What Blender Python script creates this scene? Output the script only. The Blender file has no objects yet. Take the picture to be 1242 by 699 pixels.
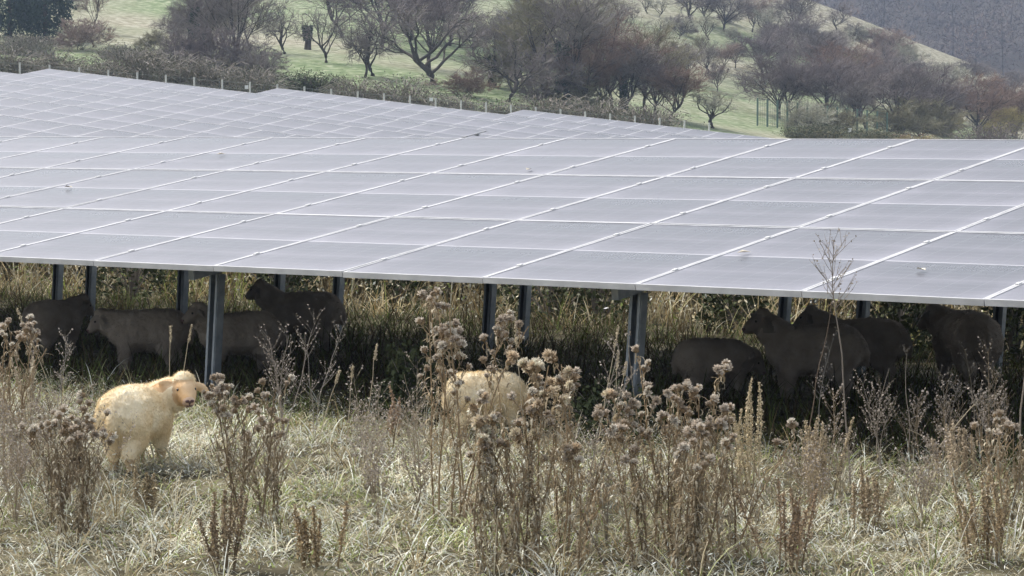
import bpy, bmesh, math, random
import numpy as np
from mathutils import Vector, Matrix, noise

random.seed(11)
rng = np.random.default_rng(11)
R_ = math.radians
sc = bpy.context.scene
COL = sc.collection

# ------------------------------------------------------------------ camera
F, CX, CY, HC = 3123.0, 621.0, 349.5, 1.85
PITCH = math.atan((CY - 155.0) / F)
cam = bpy.data.objects.new('camera', bpy.data.cameras.new('camera'))
COL.objects.link(cam)
cam.location = (0, 0, HC)
cam.rotation_euler = (R_(90) - PITCH, 0, 0)
cam.data.sensor_width = 36.0
cam.data.lens = 36.0 * F / 1242.0
cam.data.clip_start = 0.1
cam.data.clip_end = 4000
sc.camera = cam
_fw = np.array([0, math.cos(PITCH), -math.sin(PITCH)])
_up = np.array([0, math.sin(PITCH), math.cos(PITCH)])


def at(px, py, Y):
    """world point that lies Y metres ahead in the direction of a photo pixel"""
    d = np.array([(px - CX) / F, 0, 0]) + _up * ((CY - py) / F) + _fw
    d = d / d[1]
    return Vector((d[0] * Y, Y, HC + d[2] * Y))


def flat(px, py, z=0.0):
    """point on the level near ground"""
    d = np.array([(px - CX) / F, 0, 0]) + _up * ((CY - py) / F) + _fw
    d = d / d[1]
    Y = (z - HC) / d[2]
    return Vector((d[0] * Y, Y, z))


# row frame: u runs along the panel rows to the far left, v up the panel slope to the far right
UH = np.array([-.805, .593])
VH = np.array([.593, .805])


def uv2xy(u, v):
    return UH[0] * u + VH[0] * v, UH[1] * u + VH[1] * v


def sstep(x, a, b):
    t = np.clip((x - a) / (b - a), 0, 1)
    return t * t * (3 - 2 * t)


def ground_z(X, Y):
    X = np.asarray(X, float); Y = np.asarray(Y, float)
    u = np.clip(X * UH[0] + Y * UH[1], -40, 110)
    v = np.clip(X * VH[0] + Y * VH[1], 0, 120)
    farp = 1.296 + .096 * (u - 60) - .025 * (v - 66)
    zn = farp * sstep(v, 20, 36)
    px = np.clip(CX + F * X / np.maximum(Y, 1), -1500, 2000)
    Fb = 128 + .093 * (px - 35)
    Rr = 3 + .37 * (px - 980)
    Rr = np.where(Rr > -100, Rr, -100 + 60 * np.tanh((Rr + 100) / 60))
    Rr = np.minimum(Rr, 175)
    s = np.clip((Y - 101) / 229, 0, 1)
    yy = Fb + (Rr - Fb) * s ** 1.2
    zh = HC + (155 - yy) * np.minimum(Y, 330) / F
    w = sstep(Y, 330, 450)
    zh = zh * (1 - w) + 4 * w
    zfar = 4 + (Y - 450) * .19
    zh = np.where(Y > 450, zfar, zh)
    zh = zh + .35 * np.sin(X * .11 + Y * .05) * np.sin(Y * .083) * sstep(Y, 120, 160)
    b = sstep(Y, 97, 107)
    return zn * (1 - b) + zh * b


def gz(x, y):
    return float(ground_z(x, y))


def hill(px, py):
    """point of the hillside seen at a photo pixel"""
    lo = None
    for Y in np.arange(101, 329, .7):
        p = at(px, py, Y)
        if gz(p.x, Y) >= p.z:
            return Vector((p.x, Y, gz(p.x, Y)))
    p = at(px, py, 325)
    return Vector((p.x, 325, gz(p.x, 325)))


# ------------------------------------------------------------------ materials
def mat(name, rgb=(.5, .5, .5), rough=.8, spec=.3, metal=0.0):
    m = bpy.data.materials.new(name)
    m.use_nodes = True
    b = m.node_tree.nodes['Principled BSDF']
    b.inputs['Base Color'].default_value = (*rgb, 1)
    b.inputs['Roughness'].default_value = rough
    b.inputs['Specular IOR Level'].default_value = spec
    b.inputs['Metallic'].default_value = metal
    return m, m.node_tree, b


def node(nt, kind, **kw):
    n = nt.nodes.new(kind)
    for k, v in kw.items():
        if k in n.inputs.keys():
            n.inputs[k].default_value = v
        else:
            setattr(n, k, v)
    return n


def ramp(nt, fac, stops):
    r = nt.nodes.new('ShaderNodeValToRGB')
    el = r.color_ramp.elements
    while len(el) < len(stops):
        el.new(.5)
    for e, (p, c) in zip(el, stops):
        e.position = p
        e.color = (*c, 1)
    nt.links.new(fac, r.inputs[0])
    return r.outputs[0]


def mix(nt, fac, a, b):
    n = nt.nodes.new('ShaderNodeMix')
    n.data_type = 'RGBA'
    if isinstance(fac, float):
        n.inputs[0].default_value = fac
    else:
        nt.links.new(fac, n.inputs[0])
    for s, v in ((6, a), (7, b)):
        if isinstance(v, tuple):
            n.inputs[s].default_value = (*v, 1)
        else:
            nt.links.new(v, n.inputs[s])
    return n.outputs[2]


def math_(nt, op, a, b=None, c=None, clamp=False):
    n = nt.nodes.new('ShaderNodeMath')
    n.operation = op
    n.use_clamp = clamp
    for i, v in enumerate((a, b, c)):
        if v is None:
            continue
        if isinstance(v, (int, float)):
            n.inputs[i].default_value = v
        else:
            nt.links.new(v, n.inputs[i])
    return n.outputs[0]


def noisy(name, c1, c2, scale, rough=.85, spec=.2, detail=4, bump=0.0, coord='Object', lo=.35, hi=.65, metal=0.0):
    m, nt, b = mat(name, c1, rough, spec, metal)
    tc = node(nt, 'ShaderNodeTexCoord')
    n = node(nt, 'ShaderNodeTexNoise', Scale=scale, Detail=detail)
    nt.links.new(tc.outputs[coord], n.inputs['Vector'])
    nt.links.new(ramp(nt, n.outputs[0], [(lo, c1), (hi, c2)]), b.inputs['Base Color'])
    if bump:
        bp = node(nt, 'ShaderNodeBump', Strength=bump, Distance=.02)
        nt.links.new(n.outputs[0], bp.inputs['Height'])
        nt.links.new(bp.outputs[0], b.inputs['Normal'])
    return m


def vcol(name, rough=.8, spec=.15, trans=.0):
    """material whose colour is the colour of each blade (attribute)"""
    m, nt, b = mat(name, (.3, .3, .2), rough, spec)
    a = node(nt, 'ShaderNodeAttribute', attribute_name='tint')
    nt.links.new(a.outputs['Color'], b.inputs['Base Color'])
    if trans:
        tr = node(nt, 'ShaderNodeBsdfTranslucent')
        nt.links.new(a.outputs['Color'], tr.inputs[0])
        ms = node(nt, 'ShaderNodeMixShader')
        ms.inputs[0].default_value = trans
        out = nt.nodes['Material Output']
        nt.links.new(b.outputs[0], ms.inputs[1])
        nt.links.new(tr.outputs[0], ms.inputs[2])
        nt.links.new(ms.outputs[0], out.inputs[0])
    return m


def panel_material(name):
    m, nt, b = mat(name, (.03, .035, .06), .2, .5)
    uv = node(nt, 'ShaderNodeUVMap', uv_map='UVMap')
    sp = node(nt, 'ShaderNodeSeparateXYZ')
    nt.links.new(uv.outputs[0], sp.inputs[0])
    ux, vy = sp.outputs[0], sp.outputs[1]
    half = math_(nt, 'FRACT', math_(nt, 'MULTIPLY', vy, 2.0))
    # frost and dust: lower edge of each half panel and one soft band across its middle
    info = node(nt, 'ShaderNodeObjectInfo')
    tc = node(nt, 'ShaderNodeTexCoord')
    n1 = node(nt, 'ShaderNodeTexNoise', Scale=2.2, Detail=5.0)
    add = node(nt, 'ShaderNodeVectorMath', operation='ADD')
    nt.links.new(tc.outputs['Object'], add.inputs[0])
    mulv = node(nt, 'ShaderNodeVectorMath', operation='SCALE')
    mulv.inputs['Scale'].default_value = 37.0
    cmb = node(nt, 'ShaderNodeCombineXYZ')
    nt.links.new(info.outputs['Random'], cmb.inputs[0])
    nt.links.new(info.outputs['Random'], cmb.inputs[1])
    nt.links.new(cmb.outputs[0], mulv.inputs[0])
    nt.links.new(mulv.outputs[0], add.inputs[1])
    nt.links.new(add.outputs[0], n1.inputs['Vector'])
    wob = math_(nt, 'MULTIPLY_ADD', n1.outputs[0], .10, -.05)
    h2 = math_(nt, 'ADD', half, wob)
    n1f = n1.outputs[0]
    r = ramp(nt, h2, [(0.0, (.76,) * 3), (.2, (.56,) * 3), (.38, (.40,) * 3), (.5, (.60,) * 3), (.60, (.38,) * 3),
                      (.84, (.20,) * 3), (.95, (.23,) * 3), (1.0, (.42,) * 3)])
    n2 = node(nt, 'ShaderNodeTexNoise', Scale=60.0, Detail=3.0)
    nt.links.new(tc.outputs['Object'], n2.inputs['Vector'])
    fr = math_(nt, 'ADD', r, math_(nt, 'MULTIPLY_ADD', n2.outputs[0], .34, -.17))
    fr = math_(nt, 'ADD', fr, math_(nt, 'MULTIPLY_ADD', n1f, .5, -.25))
    fr = math_(nt, 'ADD', fr, math_(nt, 'MULTIPLY_ADD', info.outputs['Random'], .14, -.07), clamp=True)
    ex = math_(nt, 'ABSOLUTE', math_(nt, 'SUBTRACT', ux, .5))
    edge = math_(nt, 'MULTIPLY_ADD', ex, 2.6, -.85, clamp=True)
    fr = math_(nt, 'ADD', math_(nt, 'SUBTRACT', fr, .07), math_(nt, 'MULTIPLY', edge, .55), clamp=True)
    # cell columns
    cx = math_(nt, 'FRACT', math_(nt, 'MULTIPLY', ux, 6.0))
    cl = math_(nt, 'LESS_THAN', math_(nt, 'ABSOLUTE', math_(nt, 'SUBTRACT', cx, .5)), .487)
    cy = math_(nt, 'FRACT', math_(nt, 'MULTIPLY', vy, 20.0))
    cl2 = math_(nt, 'LESS_THAN', math_(nt, 'ABSOLUTE', math_(nt, 'SUBTRACT', cy, .5)), .475)
    cell = mix(nt, math_(nt, 'MULTIPLY', cl, cl2), (.16, .17, .19), (.045, .047, .058))
    col = mix(nt, fr, cell, (.285, .29, .34))
    mid = math_(nt, 'LESS_THAN', math_(nt, 'ABSOLUTE', math_(nt, 'SUBTRACT', vy, .5)), .0038)
    col = mix(nt, mid, col, (.50, .50, .54))
    nt.links.new(col, b.inputs['Base Color'])
    rg = math_(nt, 'MULTIPLY_ADD', fr, .4, .24)
    nt.links.new(rg, b.inputs['Roughness'])
    return m


M = {}
M['glass'] = panel_material('frosted_panel_glass')
M['frame'] = noisy('panel_frame_aluminium', (.46, .465, .48), (.58, .585, .60), 6, .5, .5, metal=.1)
M['back'] = mat('panel_backsheet', (.12, .12, .13), .7)[0]
M['steel'] = noisy('galvanised_steel', (.20, .23, .26), (.30, .33, .36), 14, .5, .5, metal=.5)
M['clamp'] = mat('clamp_aluminium', (.75, .75, .74), .4, .5, .3)[0]
M['grass'] = vcol('grass_blades', .85, .1, .15)
M['weed'] = vcol('dry_weeds', .85, .1, .2)
M['bark'] = noisy('bark', (.045, .038, .034), (.10, .085, .075), 3)
M['bark_pale'] = noisy('bark_pale', (.22, .20, .18), (.36, .34, .31), 3)
M['twig_grey'] = noisy('twigs_grey', (0.168, 0.146, 0.137), (0.258, 0.224, 0.213), .6)
M['twig_purple'] = noisy('twigs_purple', (0.151, 0.125, 0.123), (0.224, 0.190, 0.185), .6)
M['twig_red'] = noisy('twigs_red', (0.190, 0.129, 0.101), (0.269, 0.185, 0.151), .6)
M['twig_olive'] = noisy('twigs_olive', (0.179, 0.162, 0.101), (0.280, 0.258, 0.168), .6)
M['twig_yellow'] = noisy('twigs_yellow', (.24, .20, .075), (.34, .29, .12), .6)
M['twig_frost'] = noisy('twigs_frosted', (.30, .29, .22), (.46, .45, .37), .6)
M['twig_pink'] = noisy('twigs_pink', (.24, .18, .155), (.33, .26, .22), .6)
M['wood_twigs'] = noisy('far_wood_twigs', (.070, .056, .060), (.115, .094, .096), .08)
M['ivy'] = noisy('ivy_leaves', (.022, .040, .022), (.055, .080, .045), 4)
M['evergreen'] = noisy('evergreen_needles', (.020, .036, .030), (.045, .068, .050), 2)
M['leaf_dark'] = noisy('undergrowth_leaves', (.045, .060, .028), (.10, .115, .055), 5)
M['bramble'] = noisy('bramble_canes', (.20, .175, .155), (.38, .345, .31), 1.4)
M['bramble_leaf'] = noisy('bramble_leaves', (.09, .095, .06), (.19, .185, .135), 1.5)
M['post'] = noisy('fence_post_paint', (.55, .55, .53), (.68, .68, .66), 3, .5)
M['wire'] = mat('fence_wire', (.20, .22, .21), .5, .4, .4)[0]
M['green_wire'] = mat('fence_wire_green', (.10, .16, .13), .5, .4)[0]
M['sign'] = mat('white_sign', (.85, .85, .85), .4)[0]


# ------------------------------------------------------------------ mesh building
class MB:
    """collects polygons (quads and triangles), then links them as one mesh object"""

    def __init__(s):
        s.v = []; s.q = []; s.t = []; s.n = 0; s.qm = []; s.tm = []; s.c = []

    def add(s, v, quads=None, tris=None, m=0, col=None):
        v = np.asarray(v, float).reshape(-1, 3)
        s.v.append(v)
        if quads is not None and len(quads):
            q = np.asarray(quads, np.int64) + s.n
            s.q.append(q); s.qm.append(np.full(len(q), m))
        if tris is not None and len(tris):
            t = np.asarray(tris, np.int64) + s.n
            s.t.append(t); s.tm.append(np.full(len(t), m))
        if col is not None:
            s.c.append(np.broadcast_to(np.asarray(col, float), (len(v), 3)))
        s.n += len(v)
        return s

    def box(s, c, size, m=0, rot=None):
        x, y, z = np.array(size) / 2.0
        v = np.array([[i, j, k] for k in (-z, z) for j in (-y, y) for i in (-x, x)])
        if rot is not None:
            v = v @ np.array(rot.to_3x3()).T
        v = v + np.array(c)
        return s.add(v, [[0, 2, 3, 1], [4, 5, 7, 6], [0, 1, 5, 4], [2, 6, 7, 3], [0, 4, 6, 2], [1, 3, 7, 5]], m=m)

    def tubes(s, P, r, sides=4, m=0, col=None):
        """P (N,k,3) polylines, r (N,k) radii"""
        P = np.asarray(P, float); r = np.asarray(r, float)
        N, k, _ = P.shape
        if N == 0:
            return s
        d = np.gradient(P, axis=1)
        d /= np.linalg.norm(d, axis=2, keepdims=True) + 1e-9
        ref = np.where(np.abs(d[..., 2:3]) > .9, np.array([1., 0, 0]), np.array([0, 0, 1.]))
        a = np.cross(d, ref); a /= np.linalg.norm(a, axis=2, keepdims=True) + 1e-9
        b = np.cross(d, a)
        th = np.arange(sides) * 2 * math.pi / sides
        ring = (a[:, :, None, :] * np.cos(th)[None, None, :, None] + b[:, :, None, :] * np.sin(th)[None, None, :, None])
        V = P[:, :, None, :] + ring * r[:, :, None, None]
        idx = np.arange(N * k * sides).reshape(N, k, sides)
        i0 = idx[:, :-1, :]; i1 = idx[:, 1:, :]
        q = np.stack([i0, np.roll(i0, -1, 2), np.roll(i1, -1, 2), i1], -1).reshape(-1, 4)
        c = None
        if col is not None:
            c = np.repeat(np.asarray(col, float), k * sides, axis=0)
        return s.add(V, q, m=m, col=c)

    def blades(s, base, az, lean, length, width, bend, col=None, k=4, m=0, wprof=None, droop=None):
        """flat tapering strips; arrays of N"""
        N = len(base)
        t = np.linspace(0, 1, k)[None, :]
        az = np.asarray(az)[:, None]
        ang = np.asarray(lean)[:, None] + np.asarray(bend)[:, None] * t      # from vertical
        seg = np.asarray(length)[:, None] / (k - 1)
        hx = np.cumsum(np.sin(ang) * seg, 1) - np.sin(ang[:, :1]) * seg
        hz = np.cumsum(np.cos(ang) * seg, 1) - np.cos(ang[:, :1]) * seg
        P = np.stack([hx * np.cos(az), hx * np.sin(az), hz], -1) + np.asarray(base)[:, None, :]
        w = np.asarray(width)[:, None] * ((1 - t) ** .7 * .9 + .1 if wprof is None else np.asarray(wprof)[None, :])
        tw = rng.uniform(-.8, .8, (N, 1))
        sx = -np.sin(az + tw); sy = np.cos(az + tw)
        side = np.stack([sx * np.ones_like(t), sy * np.ones_like(t), np.zeros((N, k))], -1)
        V = np.stack([P - side * w[..., None] / 2, P + side * w[..., None] / 2], 2)
        idx = np.arange(N * k * 2).reshape(N, k, 2)
        q = np.stack([idx[:, :-1, 0], idx[:, :-1, 1], idx[:, 1:, 1], idx[:, 1:, 0]], -1).reshape(-1, 4)
        c = None if col is None else np.repeat(np.asarray(col, float), k * 2, axis=0)
        return s.add(V, q, m=m, col=c)

    def leaves(s, pos, size, m=0, aspect=.6, col=None, nrm=None):
        """randomly turned quads (diamond leaves)"""
        pos = np.asarray(pos, float); N = len(pos)
        a = rng.normal(size=(N, 3)); a /= np.linalg.norm(a, axis=1, keepdims=True)
        b = rng.normal(size=(N, 3)); b -= a * (a * b).sum(1, keepdims=True); b /= np.linalg.norm(b, axis=1, keepdims=True)
        size = np.broadcast_to(np.asarray(size, float), (N,))[:, None]
        V = np.stack([pos - a * size, pos + b * size * aspect, pos + a * size, pos - b * size * aspect], 1)
        idx = np.arange(N * 4).reshape(N, 4)
        return s.add(V, idx, m=m, col=None if col is None else np.repeat(np.asarray(col, float), 4, axis=0))

    def mesh(s, name, mats, smooth=False):
        me = bpy.data.meshes.new(name)
        V = np.concatenate(s.v) if s.v else np.zeros((0, 3))
        q = np.concatenate(s.q) if s.q else np.zeros((0, 4), np.int64)
        t = np.concatenate(s.t) if s.t else np.zeros((0, 3), np.int64)
        me.vertices.add(len(V)); me.vertices.foreach_set('co', V.ravel())
        me.loops.add(len(q) * 4 + len(t) * 3)
        me.loops.foreach_set('vertex_index', np.concatenate([q.ravel(), t.ravel()]))
        me.polygons.add(len(q) + len(t))
        ls = np.concatenate([np.arange(len(q)) * 4, len(q) * 4 + np.arange(len(t)) * 3])
        me.polygons.foreach_set('loop_start', ls)
        mi = np.concatenate((s.qm or [np.zeros(0)]) + (s.tm or [np.zeros(0)])).astype(np.int32)
        for mm in (mats if isinstance(mats, (list, tuple)) else [mats]):
            me.materials.append(mm)
        me.polygons.foreach_set('material_index', mi)
        me.polygons.foreach_set('use_smooth', np.full(len(q) + len(t), bool(smooth)))
        me.update(calc_edges=True)
        if s.c:
            C = np.concatenate(s.c)
            at_ = me.color_attributes.new('tint', 'FLOAT_COLOR', 'POINT')
            at_.data.foreach_set('color', np.concatenate([C, np.ones((len(C), 1))], 1).ravel())
        me.validate()
        return me

    def build(s, name, mats, parent=None, smooth=False):
        return link(name, s.mesh(name, mats, smooth), parent)


def link(name, data, parent=None):
    o = bpy.data.objects.new(name, data)
    COL.objects.link(o)
    if parent is not None:
        o.parent = parent
    return o


def tag(o, label=None, cat=None, group=None, kind=None):
    if label: o['label'] = label
    if cat: o['category'] = cat
    if group: o['group'] = group
    if kind: o['kind'] = kind
    return o


def thing(name, label, cat, loc=(0, 0, 0), rz=0.0, group=None):
    o = link(name, None)
    o.location = loc
    o.rotation_euler = (0, 0, rz)
    o.empty_display_size = .2
    return tag(o, label, cat, group)


def repaint(o, m):
    o.material_slots[0].link = 'OBJECT'
    o.material_slots[0].material = m


# ------------------------------------------------------------------ light and air
SUN_EL, SUN_AZ = R_(50), math.atan2(-.80, .50)       # low hazy sun to the far left
w = bpy.data.worlds.new('World'); sc.world = w; w.use_nodes = True
nt = w.node_tree
sky = node(nt, 'ShaderNodeTexSky', sky_type='NISHITA', sun_disc=False, sun_elevation=SUN_EL, sun_rotation=SUN_AZ,
           air_density=1.0, dust_density=3.5, ozone_density=1.0)
bg = nt.nodes['Background']
bg.inputs[1].default_value = .12
hs_ = node(nt, 'ShaderNodeHueSaturation', Saturation=.38)
nt.links.new(sky.outputs[0], hs_.inputs['Color'])
nt.links.new(mix(nt, .12, hs_.outputs[0], (6.0, 5.6, 5.0)), bg.inputs[0])        # thin cloud veil, slightly warm
sun = bpy.data.lights.new('sun', 'SUN')
sun.energy = 1.2; sun.angle = R_(16); sun.color = (1, .93, .82)
so = link('sun', sun)
sd = Vector((math.sin(SUN_AZ) * math.cos(SUN_EL), math.cos(SUN_AZ) * math.cos(SUN_EL), math.sin(SUN_EL)))
so.rotation_euler = (-sd).to_track_quat('-Z', 'Y').to_euler()
so.location = (-30, 20, 40)

hz = MB().box((0, 650, 58), (2900, 3900, 122)).build('haze', [])
hm = bpy.data.materials.new('haze_air'); hm.use_nodes = True
hn = hm.node_tree
hn.nodes.remove(hn.nodes['Principled BSDF'])
pv = node(hn, 'ShaderNodeVolumePrincipled')
pv.inputs['Color'].default_value = (.46, .60, .84, 1)
pv.inputs['Density'].default_value = .00050
pv.inputs['Anisotropy'].default_value = .2
hn.links.new(pv.outputs[0], hn.nodes['Material Output'].inputs['Volume'])
hz.data.materials.append(hm)
tag(hz, kind='stuff')

# ------------------------------------------------------------------ ground: one polar sheet out to the far hillside
th = np.concatenate([np.linspace(-17, 17, 420), np.linspace(17, 343, 150)[1:-1]])
th = np.radians(90 - th)
rr = np.concatenate([[.4], np.geomspace(1.5, 90, 110), np.linspace(91, 345, 130), np.geomspace(350, 1250, 50)])
X = rr[:, None] * np.cos(th)[None]; Yg = rr[:, None] * np.sin(th)[None]
Z = ground_z(X, Yg)
near = (rr < 95)[:, None]
Z = Z + np.where(near, .02 * np.sin(X * 2.1 + 1) * np.sin(Yg * 1.7), 0)
nr, na = X.shape
idx = np.arange(nr * na).reshape(nr, na)
q = np.stack([idx[:-1], idx[1:], np.roll(idx, -1, 1)[1:], np.roll(idx, -1, 1)[:-1]], -1).reshape(-1, 4)
gb = MB(); gb.add(np.stack([X, Yg, Z], -1), q)
gb.add([[0, 0, 0]]); ctr = gb.n - 1
gb.t.append(np.stack([np.full(na, ctr), np.arange(na), (np.arange(na) + 1) % na], 1)); gb.tm.append(np.zeros(na))
gm, nt, b = mat('field_ground', (.2, .2, .1), .95, .1)
geo = node(nt, 'ShaderNodeNewGeometry')
spx = node(nt, 'ShaderNodeSeparateXYZ'); nt.links.new(geo.outputs['Position'], spx.inputs[0])
def gnoise(scale, detail=5.0):
    n = node(nt, 'ShaderNodeTexNoise', Scale=scale, Detail=detail)
    nt.links.new(geo.outputs['Position'], n.inputs['Vector'])
    return n.outputs[0]
nearc = ramp(nt, gnoise(3.5), [(.3, (.03, .027, .016)), (.48, (.075, .066, .04)), (.62, (.15, .135, .085))])
green = ramp(nt, gnoise(1.7, 10.0), [(.34, (.10, .145, .060)), (.5, (.19, .245, .125)), (.64, (.34, .37, .25))])
tanc = ramp(nt, gnoise(1.6, 10.0), [(.34, (.19, .17, .11)), (.5, (.30, .285, .21)), (.64, (.45, .435, .35))])
pat = gnoise(.035, 3.0)
# rough tan sward high on the slope and on the shoulder to the right, greener pasture lower down
hi = math_(nt, 'MULTIPLY_ADD', spx.outputs[1], 1 / 90.0, -2.55)
rt = math_(nt, 'MULTIPLY_ADD', spx.outputs[0], 1 / 40.0, -.75)
tf = math_(nt, 'ADD', math_(nt, 'MAXIMUM', hi, rt), math_(nt, 'MULTIPLY_ADD', pat, 5.0, -2.4))
tf = math_(nt, 'ADD', tf, .42, clamp=True)
hillc = mix(nt, tf, green, tanc)
wood = ramp(nt, gnoise(.05), [(.35, (.05, .042, .036)), (.65, (.09, .075, .062))])
f1 = math_(nt, 'MULTIPLY_ADD', spx.outputs[1], 1 / 12.0, -92 / 12.0, clamp=True)
f2 = math_(nt, 'MULTIPLY_ADD', spx.outputs[1], 1 / 60.0, -400 / 60.0, clamp=True)
nt.links.new(mix(nt, f2, mix(nt, f1, nearc, hillc), wood), b.inputs['Base Color'])
bp = node(nt, 'ShaderNodeBump', Strength=.6, Distance=.15)
nt.links.new(gnoise(2.2, 8.0), bp.inputs['Height']); nt.links.new(bp.outputs[0], b.inputs['Normal'])
g = gb.build('ground', gm, smooth=True)
tag(g, kind='structure')

# ------------------------------------------------------------------ solar tables
PW, PL = 1.10, 1.875            # pitch of the panels along and up the table


def panel_mesh(with_frame):
    """laminate with a UV map over the glass; frame as second material or as a mesh of its own"""
    w_, l_, fw, th_ = PW - .005, PL - .010, .017, .036
    lam = MB()
    x, y = w_ / 2 - fw, l_ / 2 - fw
    lam.add([[-x, -y, -.004], [x, -y, -.004], [x, y, -.004], [-x, y, -.004]], [[0, 1, 2, 3]], m=0)
    lam.add([[-x, -y, -.03], [x, -y, -.03], [x, y, -.03], [-x, y, -.03]], [[3, 2, 1, 0]], m=1)
    fr = lam if with_frame else MB()
    mi = 2 if with_frame else 0
    for sx in (-1, 1):
        fr.box((sx * (w_ / 2 - fw / 2), 0, -th_ / 2), (fw, l_ - 2 * fw, th_), m=mi)
    for sy in (-1, 1):
        fr.box((0, sy * (l_ / 2 - fw / 2), -th_ / 2), (w_, fw, th_), m=mi)
    me = lam.mesh('solar_panel', [M['glass'], M['back'], M['frame']])
    uvl = me.uv_layers.new(name='UVMap')
    for p in me.polygons:
        for li in p.loop_indices:
            co = me.vertices[me.loops[li].vertex_index].co
            uvl.data[li].uv = ((co.x + x) / (2 * x), (co.y + y) / (2 * y))
    return me, (None if with_frame else fr.mesh('panel_frame', [M['frame']]))


ME_NEAR, ME_FRAME = panel_mesh(False)
ME_FAR, _ = panel_mesh(True)
ME_CLAMP = MB().box((0, 0, .003), (.022, .045, .006)).box((0, 0, -.012), (.004, .05, .03)).mesh('clamp', [M['clamp']])


def channel_post(name, h, w_, d_, parent, loc, lean):
    """open C profile: web and two flanges"""
    t = .006
    p = MB()
    p.box((0, d_ / 2, h / 2), (w_, t, h))
    p.box((-w_ / 2, 0, h / 2), (t, d_ - t, h)); p.box((w_ / 2, 0, h / 2), (t, d_ - t, h))
    p.box((-w_ / 2 + .012, -d_ / 2, h / 2), (.018, t, h)); p.box((w_ / 2 - .012, -d_ / 2, h / 2), (.018, t, h))
    o = p.build(name, M['steel'], parent)
    o.location = loc
    o.rotation_euler = (0, lean, 0)
    return o


def solar_table(label, u_left, ncol, v_low, z_low_left, slope, tilt, near=False, posts_f=(), posts_r=(), seed=0, posts_x=()):
    """u_left: left end; slope: fall of the row towards its right end"""
    rg = random.Random(seed)
    x, y = uv2xy(u_left, v_low)
    gz0 = z_low_left - .95
    root = thing('solar_table', label, 'solar panels', (x, y, gz0), math.atan2(-.593, .805), 'rows of solar panel tables')
    rot = Matrix.Rotation(math.atan(slope), 4, 'Y') @ Matrix.Rotation(tilt, 4, 'X')
    off = Vector((0, 0, .95))
    for i in range(ncol):
        for j in range(3):
            c = rot @ Vector(((i + .5) * PW, (j + .5) * PL, 0)) + off
            pn = link('solar_panel', ME_NEAR if near else ME_FAR, root)
            jit = Matrix.Rotation(R_(rg.uniform(-.12, .12)), 4, 'X') @ Matrix.Rotation(R_(rg.uniform(-.1, .1)), 4, 'Y')
            pn.matrix_basis = Matrix.Translation(c) @ rot @ jit
            if near:
                link('panel_frame', ME_FRAME, pn)
                for k in (-.29, .29):
                    cl = link('clamp', ME_CLAMP, pn)
                    cl.location = (-PW / 2 + .001 * j, k * PL + rg.uniform(-.04, .04), .001)
    # rails under the panels and rafters on the posts
    for k, yy in enumerate((.35, 1.5, 2.2, 3.4, 4.1, 5.25)):
        rb = MB().box((ncol * PW / 2, yy, -.066), (ncol * PW, .04, .055)).build('purlin', M['steel'], root)
        rb.matrix_basis = Matrix.Translation(off) @ rot
    for row, (yy, us) in enumerate(((.55, posts_f), (4.3, posts_r), (5.05, posts_x))):
        for u in us:
            top = rot @ Vector(((u_left - u), yy, -.17)) + off
            bz = gz(*uv2xy(u, v_low + yy)) - gz0 - .1
            channel_post('post', top.z - bz,   .082 if yy < 1 else .072, .07, root, (top.x - .085 * (top.z - bz) * .8, top.y, bz), R_(4.2))
    for u in posts_f:
        rb = MB().box((u_left - u, 2.6, -.13), (.05, 4.6, .075)).build('rafter', M['steel'], root)
        rb.matrix_basis = Matrix.Translation(off) @ rot
    return root


TN = R_(8.3)
U_SEAM = 8.21
solar_table('nearest long table of frosted solar panels with sheep standing beneath it', U_SEAM + 17 * PW, 24, 12.33, .95, 0.0, TN, True,
            posts_f=[12.0 + 3.44 * k for k in range(-2, 5)], posts_r=[12.4 + 3.4 * k for k in range(-3, 5)], seed=1, posts_x=[8.26, 10.08, 12.58, 14.62, 15.31, 17.70, 18.15])
solar_table('panel table standing lower behind the nearest one, only its posts seen under the first', 32.0, 24, 21.5, .72, 0.0, TN, False,
            posts_f=[15.93 + 3.4 * k for k in range(-2, 5)], posts_r=[14.4 + 3.4 * k for k in range(-1, 5)], seed=3)
VR = [40.0, 46.6, 53.2, 59.8, 66.4, 73.0, 79.6]
UL = [58.0, 66.0, 72.0, 79.0, 70.2, 64.8, 58.2]
NC = [26, 28, 30, 31, 27, 25, 20]
LBL = ['first pale panel row behind the nearest table, rising out of its top edge',
       'second pale panel row behind the nearest table in the far block',
       'third pale panel row behind the nearest table in the far block',
       'far panel row ending in the lowest notch at the left picture edge',
       'far panel row whose upper left corner peaks at far left below the fence',
       'far panel row whose corner peaks left of centre against the fence',
       'farthest panel row, whose corner peaks near the picture centre']
TF = R_(9.5)
for k in range(7):
    u, vt = UL[k], VR[k]
    h = 1.2 + .096 * (u - 60) - .025 * (vt - 66)
    zl = HC + h - math.sin(TF) * 3 * PL
    solar_table(LBL[k], u, NC[k], vt - math.cos(TF) * 3 * PL, zl, .096, TF, posts_f=[u - .8 - 3.4 * i for i in range(NC[k] // 4)],
                posts_r=[u - .8 - 3.4 * i for i in range(NC[k] // 4)], seed=k + 5)


def on_table(px, py):
    """point on the nearest table's glass seen at a photo pixel"""
    best = None
    for Y in np.arange(12, 32, .01):
        p = at(px, py, Y)
        v = p.x * VH[0] + Y * VH[1]
        z = .95 + (v - 12.33) * math.tan(TN)
        if p.z <= z and v > 12.3:
            return Vector((p.x, Y, z))
    return None


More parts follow.
